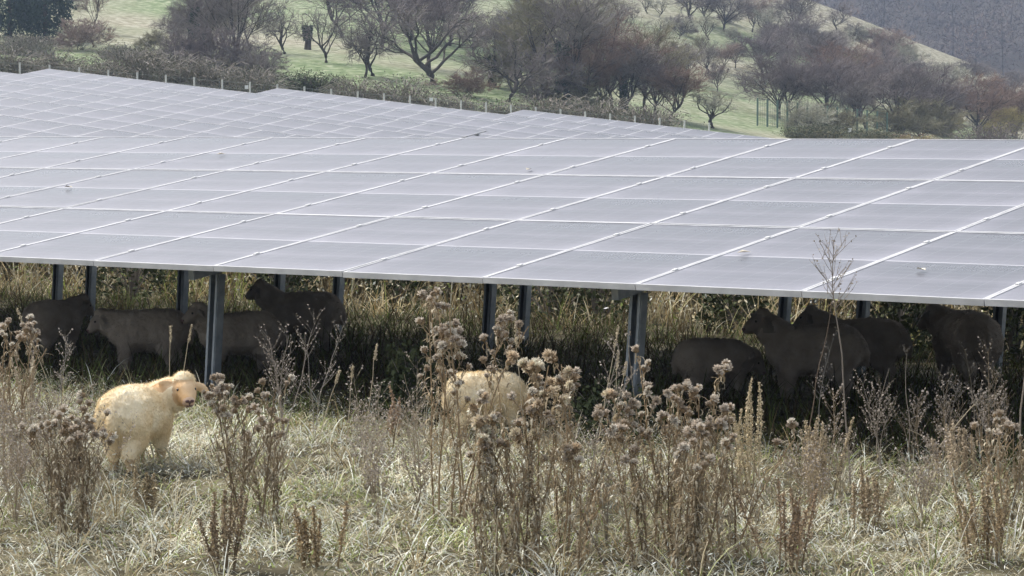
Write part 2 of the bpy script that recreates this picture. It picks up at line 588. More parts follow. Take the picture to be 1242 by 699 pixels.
ME_LEAF = MB().add([[-.045, 0, 0], [-.01, -.022, .012], [.05, -.004, .004], [.0, .024, .014], [0, 0, .002]], None,
                   [[0, 1, 4], [1, 2, 4], [2, 3, 4], [3, 0, 4]]).mesh('leaf', [noisy('fallen_leaf', (.60, .54, .42), (.72, .68, .60), 20)])
for (px, py, lb, r) in ((902, 309, 'pale fallen leaf on the panel left of the tall bare sapling', .3),
                        (1117, 330, 'pale fallen leaf on the panel right of the tall bare sapling', 2),
                        (641, 208, 'curled brown leaf lying mid table right of centre', 1.2),
                        (268, 189, 'small fallen leaf high on the table at left', .5),
                        (83, 229, 'fallen leaf on the glass at the far left of the nearest table', 2.6)):
    p = on_table(px, py)
    if p:
        o = link('fallen_leaf', ME_LEAF); o.location = p + Vector((0, 0, .012)); o.rotation_euler = (.08, 0, r)
        tag(o, lb, 'leaf', 'fallen leaves on the panels')

# ------------------------------------------------------------------ sheep
def sheep_material(name, c1, c2):
    m, nt, b = mat(name, c1, .95, .05)
    tc = node(nt, 'ShaderNodeTexCoord')
    v = node(nt, 'ShaderNodeTexVoronoi', Scale=34.0)
    n = node(nt, 'ShaderNodeTexNoise', Scale=7.0, Detail=6.0)
    nt.links.new(tc.outputs['Object'], v.inputs['Vector']); nt.links.new(tc.outputs['Object'], n.inputs['Vector'])
    nt.links.new(ramp(nt, n.outputs[0], [(.32, c1), (.66, c2)]), b.inputs['Base Color'])
    bp = node(nt, 'ShaderNodeBump', Strength=.35, Distance=.010)
    nt.links.new(v.outputs['Distance'], bp.inputs['Height']); nt.links.new(bp.outputs[0], b.inputs['Normal'])
    return m


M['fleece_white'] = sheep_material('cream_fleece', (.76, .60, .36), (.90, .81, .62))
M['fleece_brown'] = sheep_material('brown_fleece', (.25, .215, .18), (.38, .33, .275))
M['face_tan'] = noisy('tan_face', (.60, .39, .20), (.75, .57, .37), 9)
M['face_dark'] = noisy('dark_face', (.19, .165, .14), (.26, .225, .19), 9)
M['muzzle'] = noisy('pale_muzzle', (.62, .44, .32), (.74, .58, .45), 12)
M['nose'] = mat('nose', (.10, .055, .05), .5)[0]
M['eye'] = mat('eye', (.012, .010, .009), .15, .6)[0]
M['leg_tan'] = noisy('tan_legs', (.42, .30, .17), (.56, .43, .27), 9)
M['hoof'] = mat('hoof', (.04, .035, .03), .6)[0]


def chain(bm, pts, n=5):
    """overlapping balls along joints given as (x, y, z, r)"""
    for a, b_ in zip(pts[:-1], pts[1:]):
        L = math.dist(a[:3], b_[:3])
        steps = max(2, int(L / (min(a[3], b_[3]) * .45)) + 1)
        for i in range(steps + 1):
            t = i / steps
            p = [a[k] * (1 - t) + b_[k] * t for k in range(4)]
            bmesh.ops.create_icosphere(bm, subdivisions=2, radius=p[3], matrix=Matrix.Translation(p[:3]))


def make_sheep(label, loc, heading, h, poll, look, white=False, seed=0, group=None, stance=0.0, voxel=.02, hs=1.0):
    """poll: head position in body frame (height 1); look: world direction of the face"""
    root = thing('sheep', label, 'sheep', loc, heading, group)
    bm = bmesh.new()
    chain(bm, [(-.36, 0, .655, .30), (-.14, 0, .64, .325), (.12, 0, .63, .315), (.32, 0, .65, .255)])
    chain(bm, [(.28, 0, .70, .235), (poll[0] * .66 + .10, poll[1] * .62, poll[2] * .7 + .19, .20), (poll[0] - .03, poll[1] * .93, poll[2] - .07, .118 * hs)])
    lk = (Matrix.Rotation(-heading, 3, 'Z') @ Vector(look)).normalized()
    P = Vector(poll)
    up = Vector((0, 0, 1)); sd_ = lk.cross(up).normalized(); hu = sd_.cross(lk).normalized()
    pts = [(*P, .122 * hs), (*(P + (lk * .07 - hu * .015) * hs), .112 * hs), (*(P + (lk * .145 - hu * .045) * hs), .086 * hs), (*(P + (lk * .195 - hu * .062) * hs), .068 * hs)]
    chain(bm, pts)
    bmesh.ops.create_icosphere(bm, subdivisions=2, radius=.112 * hs, matrix=Matrix.Translation(P + hu * .052 * hs - lk * .02))     # woolly crown
    for s_ in (-1, 1):
        a = P + (sd_ * s_ * .10 + hu * .040 + lk * .02) * hs
        e1 = a + (sd_ * s_ * .070 + hu * (.012 if s_ > 0 else -.035)) * hs
        e2 = e1 + (sd_ * s_ * .060 + hu * (.008 if s_ > 0 else -.05)) * hs
        for c, r in ((a, .036), ((a + e1) / 2, .048), (e1, .052), ((e1 + e2) / 2, .044), (e2, .028)):
            r = r * hs
            mt = Matrix.Translation(c) @ Matrix((sd_, hu, lk)).transposed().to_4x4() @ Matrix.Diagonal((r, r * .85, r * .45, 1))
            bmesh.ops.create_icosphere(bm, subdivisions=2, radius=1, matrix=mt)
    for s_ in (-1, 1):
        d = stance * s_
        y = s_ * .115
        chain(bm, [(-.36, y * 1.1, .58, .205), (-.30 + d * .3, y * 1.1, .42, .155), (-.40 + d, y, .26, .085), (-.395 + d, y, .10, .050), (-.385 + d, y, .03, .05)])
        chain(bm, [(.26, y, .58, .175), (.29 - d * .4, y, .40, .125), (.295 - d, y * .95, .24, .075), (.305 - d, y * .95, .08, .042), (.32 - d, y * .95, .03, .045)])
    chain(bm, [(-.58, 0, .74, .07), (-.645, 0, .60, .06), (-.65, 0, .47, .045)])
    me = bpy.data.meshes.new('tmp'); bm.to_mesh(me); bm.free()
    o = link('tmp', me)
    md = o.modifiers.new('r', 'REMESH'); md.mode = 'VOXEL'; md.voxel_size = voxel; md.use_smooth_shade = True
    ms = o.modifiers.new('s', 'SMOOTH'); ms.factor = .5; ms.iterations = 4
    dg = bpy.context.evaluated_depsgraph_get()
    me2 = bpy.data.meshes.new_from_object(o.evaluated_get(dg))
    bpy.data.objects.remove(o)
    me2.name = 'body'
    me2.materials.clear()
    mz = 'muzzle' if white else 'face_dark'
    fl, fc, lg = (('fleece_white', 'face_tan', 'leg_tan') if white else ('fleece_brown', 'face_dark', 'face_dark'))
    for mm in (fl, fc, lg, mz, 'hoof'):
        me2.materials.append(M[mm])
    tip = P + (lk * .255 - hu * .085) * hs

    def is_face(c):
        r = (c - P) / hs
        t_, u_, s2 = r.dot(lk), r.dot(hu), r.dot(sd_)
        if abs(s2) > .115 and -.13 < u_ < .12 and -.045 < t_ < .07 and abs(s2) < .30:
            return True                                        # ears
        return .03 < t_ < .4 and u_ + .10 * t_ < .115 - .25 * max(0, .09 - t_) and math.hypot(u_ + .2 * t_, s2) < .135 and u_ > -.19
    off = Vector((seed * 3.1, seed * 1.7, 0))
    me2.update()
    nv = [v.normal.copy() for v in me2.vertices]
    for v in me2.vertices:
        c = v.co
        if c.z > .17 and not is_face(c):
            n1 = noise.noise(c * 6 + off) * .012 + noise.noise(c * 15 + off) * .005 + noise.noise(c * 34 + off) * .005
            v.co = c + nv[v.index] * n1
    for p in me2.polygons:
        c = p.center
        if is_face(c):
            p.material_index = 3 if (c - tip).length < .075 * hs else 1
        elif c.z < .05:
            p.material_index = 4
        elif c.z < .17 + .03 * math.sin(c.x * 40 + c.y * 30):
            p.material_index = 2
        p.use_smooth = True
    me2.transform(Matrix.Scale(h, 4)); me2.update()
    body = link('body', me2, root)
    for s_ in (-1, 1):
        e = P + (lk * .112 + sd_ * s_ * .078 + hu * .020) * hs
        eb = bmesh.new(); bmesh.ops.create_icosphere(eb, subdivisions=2, radius=.019 * h * hs, matrix=Matrix.Translation(e * h))
        em = bpy.data.meshes.new('eye'); eb.to_mesh(em); eb.free(); em.materials.append(M['eye'])
        link('eye', em, body)
    ns = P + (lk * .252 - hu * .052) * hs
    nb_ = bmesh.new()
    fr_ = Matrix((sd_, hu, lk)).transposed().to_4x4()
    for dx, dz, rx, rz in ((-.022, 0, .022, .016), (.022, 0, .022, .016), (0, -.012, .016, .014), (0, -.028, .006, .014)):
        c_ = ns + (sd_ * dx + hu * dz) * hs
        bmesh.ops.create_icosphere(nb_, subdivisions=2, radius=1, matrix=Matrix.Translation(c_ * h) @ fr_ @ Matrix.Diagonal((rx * h * hs, rz * h * hs, .016 * h * hs, 1)))
    bmesh.ops.create_icosphere(nb_, subdivisions=2, radius=1, matrix=Matrix.Translation((ns + (-hu * .048 - lk * .006) * hs) * h) @ fr_ @ Matrix.Diagonal((.040 * h * hs, .006 * h * hs, .016 * h * hs, 1)))
    nm = bpy.data.meshes.new('nose'); nb_.to_mesh(nm); nb_.free(); nm.materials.append(M['nose'])
    link('nose', nm, body)
    if True:
        # loose wool locks standing off the fleece
        vs = [v for v in me2.vertices if v.co.z > .19 * h and not is_face(v.co / h)]
        rg = random.Random(seed)
        pick = [rg.choice(vs) for _ in range(26000 if white else 11000)]
        co = np.array([v.co + v.normal * -.002 for v in pick]); nn = np.array([v.normal for v in pick])
        d = nn + rng.normal(size=nn.shape) * .5 + np.array([0, 0, -.75])
        d /= np.linalg.norm(d, axis=1, keepdims=True)
        L = rng.uniform(.008, .021, (len(co), 1))
        s1 = np.cross(d, rng.normal(size=d.shape)); s1 /= np.linalg.norm(s1, axis=1, keepdims=True)
        V = np.stack([co - s1 * .0016, co + s1 * .0016, co + d * L], 1)
        fb = MB().add(V, None, np.arange(len(co) * 3).reshape(-1, 3))
        vs = [v for v in me2.vertices if is_face(v.co / h) and (v.co / h - tip).length > .11 * hs]
        pick = [rg.choice(vs) for _ in range(2500)]
        co = np.array([v.co + v.normal * -.001 for v in pick]); d = np.array([v.normal for v in pick]) + rng.normal(0, .4, (len(pick), 3)) + np.array([0, 0, -.6])
        d /= np.linalg.norm(d, axis=1, keepdims=True)
        s1 = np.cross(d, rng.normal(size=d.shape)); s1 /= np.linalg.norm(s1, axis=1, keepdims=True)
        fb.add(np.stack([co - s1 * .0012, co + s1 * .0012, co + d * rng.uniform(.003, .008, (len(co), 1))], 1), None, np.arange(len(co) * 3).reshape(-1, 3), m=1)
        fb.build('fleece', [M[fl], M[fc]], body)
    return root


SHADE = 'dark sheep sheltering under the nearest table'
p = flat(168, 571)
make_sheep('cream white lamb standing in the frosted grass, looking back at the camera', (p.x, p.y, 0), R_(72), .495,
           (.37, -.37, .88), (.36, -.91, -.20), True, 3, 'pale sheep in the open', .04, .0125, 1.16)
p = at(592, 448, 15.4)
make_sheep('cream sheep mostly hidden behind the dry thistles at centre', (p.x, p.y, 0), R_(18), .41, (.56, .0, .52), (.8, .2, -.5), True, 4,
           'pale sheep in the open', .03)


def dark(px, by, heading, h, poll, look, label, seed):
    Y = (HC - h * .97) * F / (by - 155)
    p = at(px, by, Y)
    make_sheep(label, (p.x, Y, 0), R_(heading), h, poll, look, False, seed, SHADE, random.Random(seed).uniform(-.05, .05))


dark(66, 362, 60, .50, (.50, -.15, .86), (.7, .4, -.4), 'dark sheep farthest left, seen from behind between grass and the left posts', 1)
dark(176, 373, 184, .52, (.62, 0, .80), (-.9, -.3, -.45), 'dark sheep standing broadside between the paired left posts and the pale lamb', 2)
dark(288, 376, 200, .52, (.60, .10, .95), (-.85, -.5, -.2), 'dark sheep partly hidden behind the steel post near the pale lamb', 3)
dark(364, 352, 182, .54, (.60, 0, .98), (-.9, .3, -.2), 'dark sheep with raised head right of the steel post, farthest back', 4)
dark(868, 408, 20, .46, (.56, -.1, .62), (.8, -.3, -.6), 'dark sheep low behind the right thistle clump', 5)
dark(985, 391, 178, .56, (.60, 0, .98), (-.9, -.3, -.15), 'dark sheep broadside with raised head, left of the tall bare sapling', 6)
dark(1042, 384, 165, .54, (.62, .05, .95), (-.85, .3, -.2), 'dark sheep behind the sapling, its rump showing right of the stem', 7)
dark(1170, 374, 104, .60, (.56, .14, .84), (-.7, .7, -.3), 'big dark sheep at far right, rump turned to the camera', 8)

# ------------------------------------------------------------------ grass
PAL = np.array([[.44, .385, .25], [.58, .54, .41], [.70, .72, .64], [.31, .245, .13], [.23, .285, .09], [.12, .09, .05], [.44, .46, .24]])


def blade_cols(n, pr, sd_=.12):
    c = PAL[rng.choice(len(PAL), n, p=pr)]
    return np.clip(c * (1 + rng.normal(0, sd_, (n, 1))), .01, .85)


def tufts(n, xr, yr, keep=None):
    x = rng.uniform(*xr, n); y = rng.uniform(*yr, n)
    if keep is not None:
        k = keep(x, y); x, y = x[k], y[k]
    return x, y


def vof(x, y): return x * VH[0] + y * VH[1]
def uof(x, y): return x * UH[0] + y * UH[1]


fm = MB()
# matted frosted grass of the open strip
x, y = tufts(25000, (-7.0, 6.5), (8.6, 20.5), lambda x, y: (vof(x, y) < 12.9) & (np.abs(x) < .30 * y + 1.2))
patch = np.array([noise.noise(Vector((a * .9, b * .9, 3.0))) for a, b in zip(x, y)])
lx, ly = rng.normal(-2.02, .20, 110), rng.normal(13.78, .13, 110)
x, y = np.concatenate([x, lx]), np.concatenate([y, ly])
patch = np.concatenate([patch, np.full(110, .15)])
for i0 in range(0, 1):
    nb = 12
    X_ = np.repeat(x, nb) + rng.normal(0, .05, len(x) * nb); Y_ = np.repeat(y, nb) + rng.normal(0, .05, len(x) * nb)
    pt = np.repeat(patch, nb)
    N = len(X_)
    Z_ = ground_z(X_, Y_) - .01
    az = np.repeat(rng.uniform(0, 6.28, len(x)), nb) + rng.normal(0, 1.0, N)
    L = np.repeat(rng.uniform(.07, .19, len(x)) * (1 + .6 * np.clip(patch, -.5, 1)), nb) * rng.uniform(.6, 1.3, N)
    ce = blade_cols(N, [.17, .26, .33, .06, .07, .03, .08])
    gr = blade_cols(N, [.10, .12, .20, .05, .28, .03, .22])
    edge = sstep(vof(X_, Y_), 11.3, 12.4) * rng.random(N)
    ce = np.where(((pt > .18) | (edge > .45))[:, None], gr, ce) * np.clip(1 + .55 * np.repeat(np.array([noise.noise(Vector((a * 3.1, b * 3.1, 7.0))) for a, b in zip(x, y)]), nb)[:, None], .45, 1.35)
    big = np.array([noise.noise(Vector((a * .75, b * .75, 21.0))) for a, b in zip(x, y)])
    L = L * np.where(edge > .45, 1.4, 1) * np.repeat(np.where(np.arange(len(x)) >= len(x) - 110, 1.7, np.clip(1 + .9 * big, .5, 1.7)), nb)
    ce = ce * np.repeat(np.clip(1 + .5 * big, .6, 1.3), nb)[:, None]
    fm.blades(np.stack([X_, Y_, Z_], 1), az, rng.uniform(.1, 1.0, N), L, rng.uniform(.0035, .0085, N), rng.uniform(.8, 3.6, N), ce, k=5)
x, y = tufts(110000, (-6.5, 6.2), (9.0, 19.5), lambda x, y: (vof(x, y) < 12.8) & (np.abs(x) < .27 * y + .8))
N = len(x)
zz = ground_z(x, y) + rng.uniform(.0, .16, N)
fm.leaves(np.stack([x, y, zz], 1), rng.uniform(.005, .014, N), aspect=.22, col=blade_cols(N, [.18, .24, .28, .10, .06, .10, .04], .2))
o = fm.build('frosted_grass', M['grass']); tag(o, 'frosted straw coloured grass covering the open strip', 'grass', kind='stuff')

# upright straw in tussocks, lying stalks
sm = MB()
x, y = tufts(620, (-6.5, 6.2), (9.4, 18.5), lambda x, y: (vof(x, y) < 12.8) & (np.abs(x) < .27 * y + 1.0))
nb = 34
X_ = np.repeat(x, nb); Y_ = np.repeat(y, nb); N = len(X_)
rad = np.abs(rng.normal(0, .07, N)); aa = rng.uniform(0, 6.28, N)
X_ = X_ + rad * np.cos(aa); Y_ = Y_ + rad * np.sin(aa)
hts = np.repeat(rng.uniform(.14, .34, len(x)), nb) * rng.uniform(.5, 1.2, N)
tc_ = np.repeat(rng.choice(3, len(x), p=[.5, .3, .2]), nb)
cc = np.where((tc_ == 0)[:, None], blade_cols(N, [.33, .30, .2, .1, .0, .07, .0]),
              np.where((tc_ == 1)[:, None], blade_cols(N, [.12, .15, .2, .08, .22, .03, .2]), blade_cols(N, [.15, .05, .05, .4, .05, .3, .0])))
sm.blades(np.stack([X_, Y_, ground_z(X_, Y_) - .01], 1), aa, rng.uniform(0, .5, N), hts, rng.uniform(.0035, .008, N), rng.uniform(.4, 3.2, N), cc, k=6)
o = sm.build('grass_tussocks', M['grass']); tag(o, 'arching tussocks of straw and green blades in the frosted grass', 'grass', kind='stuff')

# short grass and undergrowth below the nearest table, shade painted into the blade colours
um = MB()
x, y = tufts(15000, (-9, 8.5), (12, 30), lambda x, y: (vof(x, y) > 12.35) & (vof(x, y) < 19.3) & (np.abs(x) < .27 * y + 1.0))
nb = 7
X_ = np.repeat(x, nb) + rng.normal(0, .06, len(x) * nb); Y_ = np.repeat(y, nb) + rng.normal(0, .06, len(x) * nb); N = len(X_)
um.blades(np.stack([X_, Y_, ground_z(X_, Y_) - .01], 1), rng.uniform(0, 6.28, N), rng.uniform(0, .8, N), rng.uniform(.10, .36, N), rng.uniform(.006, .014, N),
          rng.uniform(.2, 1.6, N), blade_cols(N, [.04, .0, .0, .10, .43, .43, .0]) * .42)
o = um.build('shade_tinted_grass', M['grass']); tag(o, 'green grass under the table, its blades coloured darker to stand for shade', 'grass', kind='stuff')

# tall bleached weeds in the open lane behind the nearest table
lm = MB()
x, y = tufts(7000, (-14, 12), (18, 46), lambda x, y: (vof(x, y) > 19.1) & (vof(x, y) < 31) & (np.abs(x) < .25 * y + 1.0))
nb = 9
X_ = np.repeat(x, nb) + rng.normal(0, .09, len(x) * nb); Y_ = np.repeat(y, nb) + rng.normal(0, .09, len(x) * nb); N = len(X_)
vv = vof(X_, Y_)
hh = np.where(vv < 20.5, .3, .55 + .3 * sstep(vv, 20.5, 25)) * rng.uniform(.4, 1.35, N) + .7 * np.clip(-ground_z(X_, Y_), 0, 1.2)
pt = np.repeat(np.array([noise.noise(Vector((a * .45, b * .45, 9.0))) for a, b in zip(x, y)]), nb)
cc = np.where((pt > .18)[:, None], blade_cols(N, [.1, .05, .0, .15, .4, .2, .1]), blade_cols(N, [.38, .24, .06, .17, .03, .08, .04]))
pt2 = np.repeat(np.array([noise.noise(Vector((a * 1.1, b * 1.1, 4.0))) for a, b in zip(x, y)]), nb)
hh = hh * np.clip(1.0 + 1.1 * pt2, .35, 1.5)
cc = cc * np.array([1.04, .98, .88]) * np.clip(.85 + .9 * pt2[:, None], .3, 1.4)
lm.blades(np.stack([X_, Y_, ground_z(X_, Y_) - .02], 1), rng.uniform(0, 6.28, N), rng.uniform(0, .35, N), hh, rng.uniform(.007, .018, N),
          rng.uniform(0, 1.7, N), cc, k=5)
x, y = tufts(60000, (-12, 10), (18, 36), lambda x, y: (vof(x, y) > 19.2) & (vof(x, y) < 23) & (np.abs(x) < .25 * y + .6))
N = len(x); pz = np.array([noise.noise(Vector((a * .8, b * .8, 14.0))) for a, b in zip(x, y)])
zz = ground_z(x, y) + rng.uniform(.02, .9, N) * np.clip(.75 + pz, .2, 1)
cl_ = np.where((pz > .12)[:, None], blade_cols(N, [.05, .05, 0, .15, .5, .15, .1], .25), blade_cols(N, [.3, .3, .1, .15, .05, .1, 0], .25))
lm.leaves(np.stack([x, y, zz], 1), rng.uniform(.012, .03, N), aspect=.45, col=cl_)
o = lm.build('tall_dry_weeds', M['weed']); tag(o, 'tall bleached weeds in the sunny lane behind the nearest table', 'weeds', kind='stuff')
x, y = tufts(9000, (-30, 30), (22, 100), lambda x, y: (vof(x, y) > 30) & (np.abs(x) < .3 * y))
um = MB(); N = len(x)
um.blades(np.stack([x, y, ground_z(x, y)], 1), rng.uniform(0, 6.28, N), rng.uniform(0, .6, N), rng.uniform(.15, .4, N), rng.uniform(.02, .05, N),
          rng.uniform(.2, 1.2, N), blade_cols(N, [.3, .2, .1, .1, .2, .1, .0]))
o = um.build('rough_grass', M['grass']); tag(o, 'rough grass between the far panel rows', 'grass', kind='stuff')

# ------------------------------------------------------------------ dry weeds
STEM = np.array([.34, .255, .16]); FROST = np.array([.58, .52, .40])


def head_mesh(seed, r, pale):
    """withered thistle head: dark cup of bracts under a bristly woolly tuft"""
    rg = np.random.default_rng(seed)
    mb = MB()
    n = 90
    d = rg.normal(size=(n, 3)); d[:, 2] = np.abs(d[:, 2]) * 1.0 + .05; d /= np.linalg.norm(d, axis=1, keepdims=True)
    s1 = np.cross(d, rg.normal(size=(n, 3))); s1 /= np.linalg.norm(s1, axis=1, keepdims=True)
    L = rg.uniform(.75, 1.25, (n, 1)) * r
    b0 = d * r * .15
    V = np.stack([b0, d * L * .75 + s1 * r * .17, d * L * 1.05, d * L * .75 - s1 * r * .17], 1)
    c = pale * rg.uniform(.65, 1.2, (n, 1))
    mb.add(V, np.arange(n * 4).reshape(-1, 4), col=np.repeat(np.clip(c, 0, .85), 4, 0))
    n = 40
    th = rg.uniform(0, 6.28, n); ph = rg.uniform(.3, 1.6, n)
    d = np.stack([np.cos(th) * np.sin(ph), np.sin(th) * np.sin(ph), -np.cos(ph)], 1)
    s1 = np.cross(d, [0, 0, 1.]); s1 /= np.linalg.norm(s1, axis=1, keepdims=True)
    V = np.stack([d * r * .55 - s1 * r * .15, d * r * .6 + s1 * r * .15, d * r * .95 + np.array([0, 0, r * .2])], 1)
    mb.add(V, None, np.arange(n * 3).reshape(-1, 3), col=np.repeat(STEM * rg.uniform(.5, 1.3, (n, 1)), 3, 0))
    mb.tubes(np.array([[[0, 0, -r * .7], [0, 0, 0], [0, 0, r * .35]]]), np.array([[r * .35, r * .62, r * .3]]), 6, col=[STEM * .9])
    return mb.mesh('seed_head', [M['weed']])


HEADS = [head_mesh(i, .0185, np.array(c)) for i, c in enumerate([(.64, .56, .47), (.72, .65, .56), (.55, .47, .38), (.77, .71, .62)])]
HEADS_TAN = [head_mesh(20 + i, .025, np.array(c)) for i, c in enumerate([(.74, .62, .46), (.80, .70, .54), (.76, .62, .46), (.82, .74, .60)])]


def curve_pts(p0, d, L, k, bend, rg):
    """polyline from p0 in direction d, bending towards vertical or down"""
    pts = [np.array(p0)]
    d = np.array(d, float); d /= np.linalg.norm(d)
    for i in range(k - 1):
        d = d + np.array([0, 0, bend / (k - 1)]) + rg.normal(0, .07, 3)
        d /= np.linalg.norm(d)
        pts.append(pts[-1] + d * L / (k - 1))
    return np.array(pts), d


def thistle(label, px, base_y, top_y, seed, stems=5, spread=.10, heads=30, tan=False, dark=1.0, leafy=260, Y=None, branch=.22, group='dry thistles'):
    rg = np.random.default_rng(seed)
    p = flat(px, base_y) if Y is None else Vector((at(px, 300, Y).x, Y, 0))
    H = at(px, top_y, p.y).z * .985
    root = thing('thistle', label, 'thistle', (p.x, p.y, gz(p.x, p.y)), 0, group)
    A, Ar, B, Br, tips = [], [], [], [], []
    lp = []
    for s_ in range(stems):
        a = rg.uniform(0, 6.28); rr_ = rg.uniform(0, spread)
        p0 = (rr_ * math.cos(a), rr_ * math.sin(a), -.02)
        Ls = H * (1 if s_ == 0 else rg.uniform(.72, 1.0))
        P, d = curve_pts(p0, (math.cos(a) * .10, math.sin(a) * .10, 1), Ls, 9, .03, rg)
        A.append(P); Ar.append(np.linspace(.0055, .0022, 9))
        nbr = rg.integers(9, 15)
        for b_ in range(nbr):
            t = rg.uniform(.30, 1.0)
            i = min(int(t * 8), 7); q_ = P[i] + (P[i + 1] - P[i]) * (t * 8 - i)
            ba = rg.uniform(0, 6.28)
            L = branch * (1.25 - t * .75) * rg.uniform(.6, 1.3)
            Q, dq = curve_pts(q_, (math.cos(ba) * .75, math.sin(ba) * .75, .8), L, 5, .6, rg)
            B.append(Q); Br.append(np.linspace(.0026, .0014, 5)); tips.append((Q[-1], dq, t))
            for c_ in range(rg.integers(1, 3)):
                ca = rg.uniform(0, 6.28)
                Q2, d2 = curve_pts(Q[rg.integers(2, 4)], (math.cos(ba) * .4 + math.cos(ca) * .5, math.sin(ba) * .4 + math.sin(ca) * .5, .9), L * .5, 5, .4, rg)
                B.append(Q2); Br.append(np.linspace(.0018, .0012, 5)); tips.append((Q2[-1], d2, t))
            lp += [(Q[k_], t) for k_ in (1, 2, 3)]
        lp += [(P[0] + (P[-1] - P[0]) * tt, tt) for tt in rg.beta(1.1, 1.7, leafy // stems)]
    cs = STEM * dark
    mb = MB()
    mb.tubes(A, Ar, 5, col=np.clip(cs * rg.uniform(.8, 1.2, (len(A), 1)), 0, .8))
    mb.tubes(B, Br, 4, col=np.clip(cs * rg.uniform(.8, 1.3, (len(B), 1)) + .03, 0, .8))
    mb.build('stem', M['weed'], root)
    # shrivelled leaves
    lm_ = MB()
    pos = np.array([q_ for q_, t in lp]); N = len(pos)
    pos = np.repeat(pos, 2, 0); N *= 2
    cl = np.where(rg.random((N, 1)) < .4, FROST * .9, np.array([.40, .325, .215]) * dark) * rg.uniform(.6, 1.25, (N, 1))
    lm_.blades(pos, rg.uniform(0, 6.28, N), rg.uniform(.2, 1.3, N), rg.uniform(.022, .075, N), rg.uniform(.004, .011, N), rg.uniform(1.0, 4.2, N), np.clip(cl, 0, .8), k=5,
               wprof=[.4, .9, 1, .7, .15])
    lm_.build('leaves', M['weed'], root)
    tips.sort(key=lambda q_: -q_[0][2] + rg.uniform(0, .25 * H))
    for hi_, (q_, d, t) in enumerate(tips[:heads]):
        hs = HEADS_TAN if tan and hi_ < heads * .4 else HEADS
        ho = link('seed_head', hs[rg.integers(0, 4)], root)
        ho.location = q_
        dv = Vector(d) + Vector(rg.normal(0, .35, 3)) + (Vector((0, 0, -.5)) if rg.random() < .25 else Vector((0, 0, 0)))
        ho.rotation_euler = dv.to_track_quat('Z', 'Y').to_euler()
        s2 = rg.uniform(.7, 1.25); ho.scale = (s2, s2, s2 * rg.uniform(.85, 1.2))
    return root


T = thistle
T('tall dry thistle with pale fluffy heads, tallest at the picture centre', 548, 640, 347, 1, 7, .08, 110, False, 1.0, 300, branch=.13)
T('brown thistle clump at centre topped by the bright tan woolly tuft', 640, 690, 416, 2, 6, .11, 56, True, 1.0, 460, branch=.14)
T('brown thistle clump with tan heads just right of the hidden pale sheep', 676, 676, 432, 3, 4, .09, 34, True, 1.0, 320, branch=.14)
T('low thistle clump with drooping tan heads left of the central tuft', 598, 692, 492, 4, 5, .12, 40, True, .95, 460, branch=.12)
T('small thistle whose tan heads hang out to the right at mid height', 698, 690, 545, 5, 2, .05, 10, True, 1.0, 110, branch=.12)
T('tallest frosted thistle of the broad clump right of centre', 822, 676, 418, 6, 5, .09, 46, False, .95, 380, branch=.14)
T('frosted thistle forming the left side of the broad clump right of centre', 784, 684, 486, 7, 4, .09, 34, False, .95, 320, branch=.13)
T('frosted thistle forming the right side of the broad clump right of centre', 880, 678, 480, 8, 5, .10, 40, False, .95, 360, branch=.13)
T('dense low thistle in front of the broad clump right of centre', 838, 697, 520, 9, 5, .12, 32, False, .9, 420, branch=.12)
T('dark thistle with frosted heads left of the pale lamb', 92, 652, 498, 10, 5, .12, 44, False, .62, 260)
T('small dark thistle beside the one left of the pale lamb', 62, 640, 528, 11, 3, .10, 20, False, .65, 150)
T('frosty thistle cut by the left picture edge', 10, 585, 398, 12, 4, .07, 34, False, .9, 200)
T('dark stemmed thistle with frosted heads right of the steel post and lamb', 303, 645, 462, 13, 4, .09, 44, False, .68, 240)
T('short dark thistle at the foot of the one right of the lamb', 330, 628, 520, 14, 3, .08, 18, False, .7, 140)
T('grey thistle at the right edge of the picture, low in the grass', 1225, 640, 520, 15, 3, .08, 18, False, .9, 150)


def plume(label, px, base_y, top_y, seed, width=.05, n=9, tint=(.26, .19, .12), group='dock and plume weeds', start=.3, tilt=.10):
    """dense upright seed spikes (dock, goldenrod)"""
    rg = np.random.default_rng(seed)
    tint = tuple(min(.6, c * 1.35) for c in tint)
    p = flat(px, base_y)
    H = at(px, top_y, p.y).z
    root = thing('seed_plume', label, 'weed', (p.x, p.y, 0), 0, group)
    A, Ar, pos = [], [], []
    for s_ in range(n):
        a = rg.uniform(0, 6.28); r0 = rg.uniform(0, width)
        P, d = curve_pts((r0 * math.cos(a), r0 * math.sin(a), -.02), (math.cos(a) * tilt, math.sin(a) * tilt, 1), H * (1 if s_ == 0 else rg.uniform(.6, .98)), 7, .02, rg)
        A.append(P); Ar.append(np.linspace(.0045, .0015, 7))
        for t in rg.uniform(start, 1, 300):
            i = min(int(t * 6), 5); q_ = P[i] + (P[i + 1] - P[i]) * (t * 6 - i)
            pos.append(q_ + rg.normal(0, .012 * (1.25 - t), 3))
    MB().tubes(A, Ar, 4, col=np.clip(np.array(tint) * .8 * rg.uniform(.8, 1.2, (n, 1)), 0, .8)).build('stem', M['weed'], root)
    N = len(pos)
    c = np.clip(np.array(tint) * rg.uniform(.55, 1.5, (N, 1)) + (rg.random((N, 1)) < .2) * .12, 0, .8)
    MB().leaves(np.array(pos), rg.uniform(.003, .008, N), aspect=.7, col=c).build('seeds', M['weed'], root)
    return root


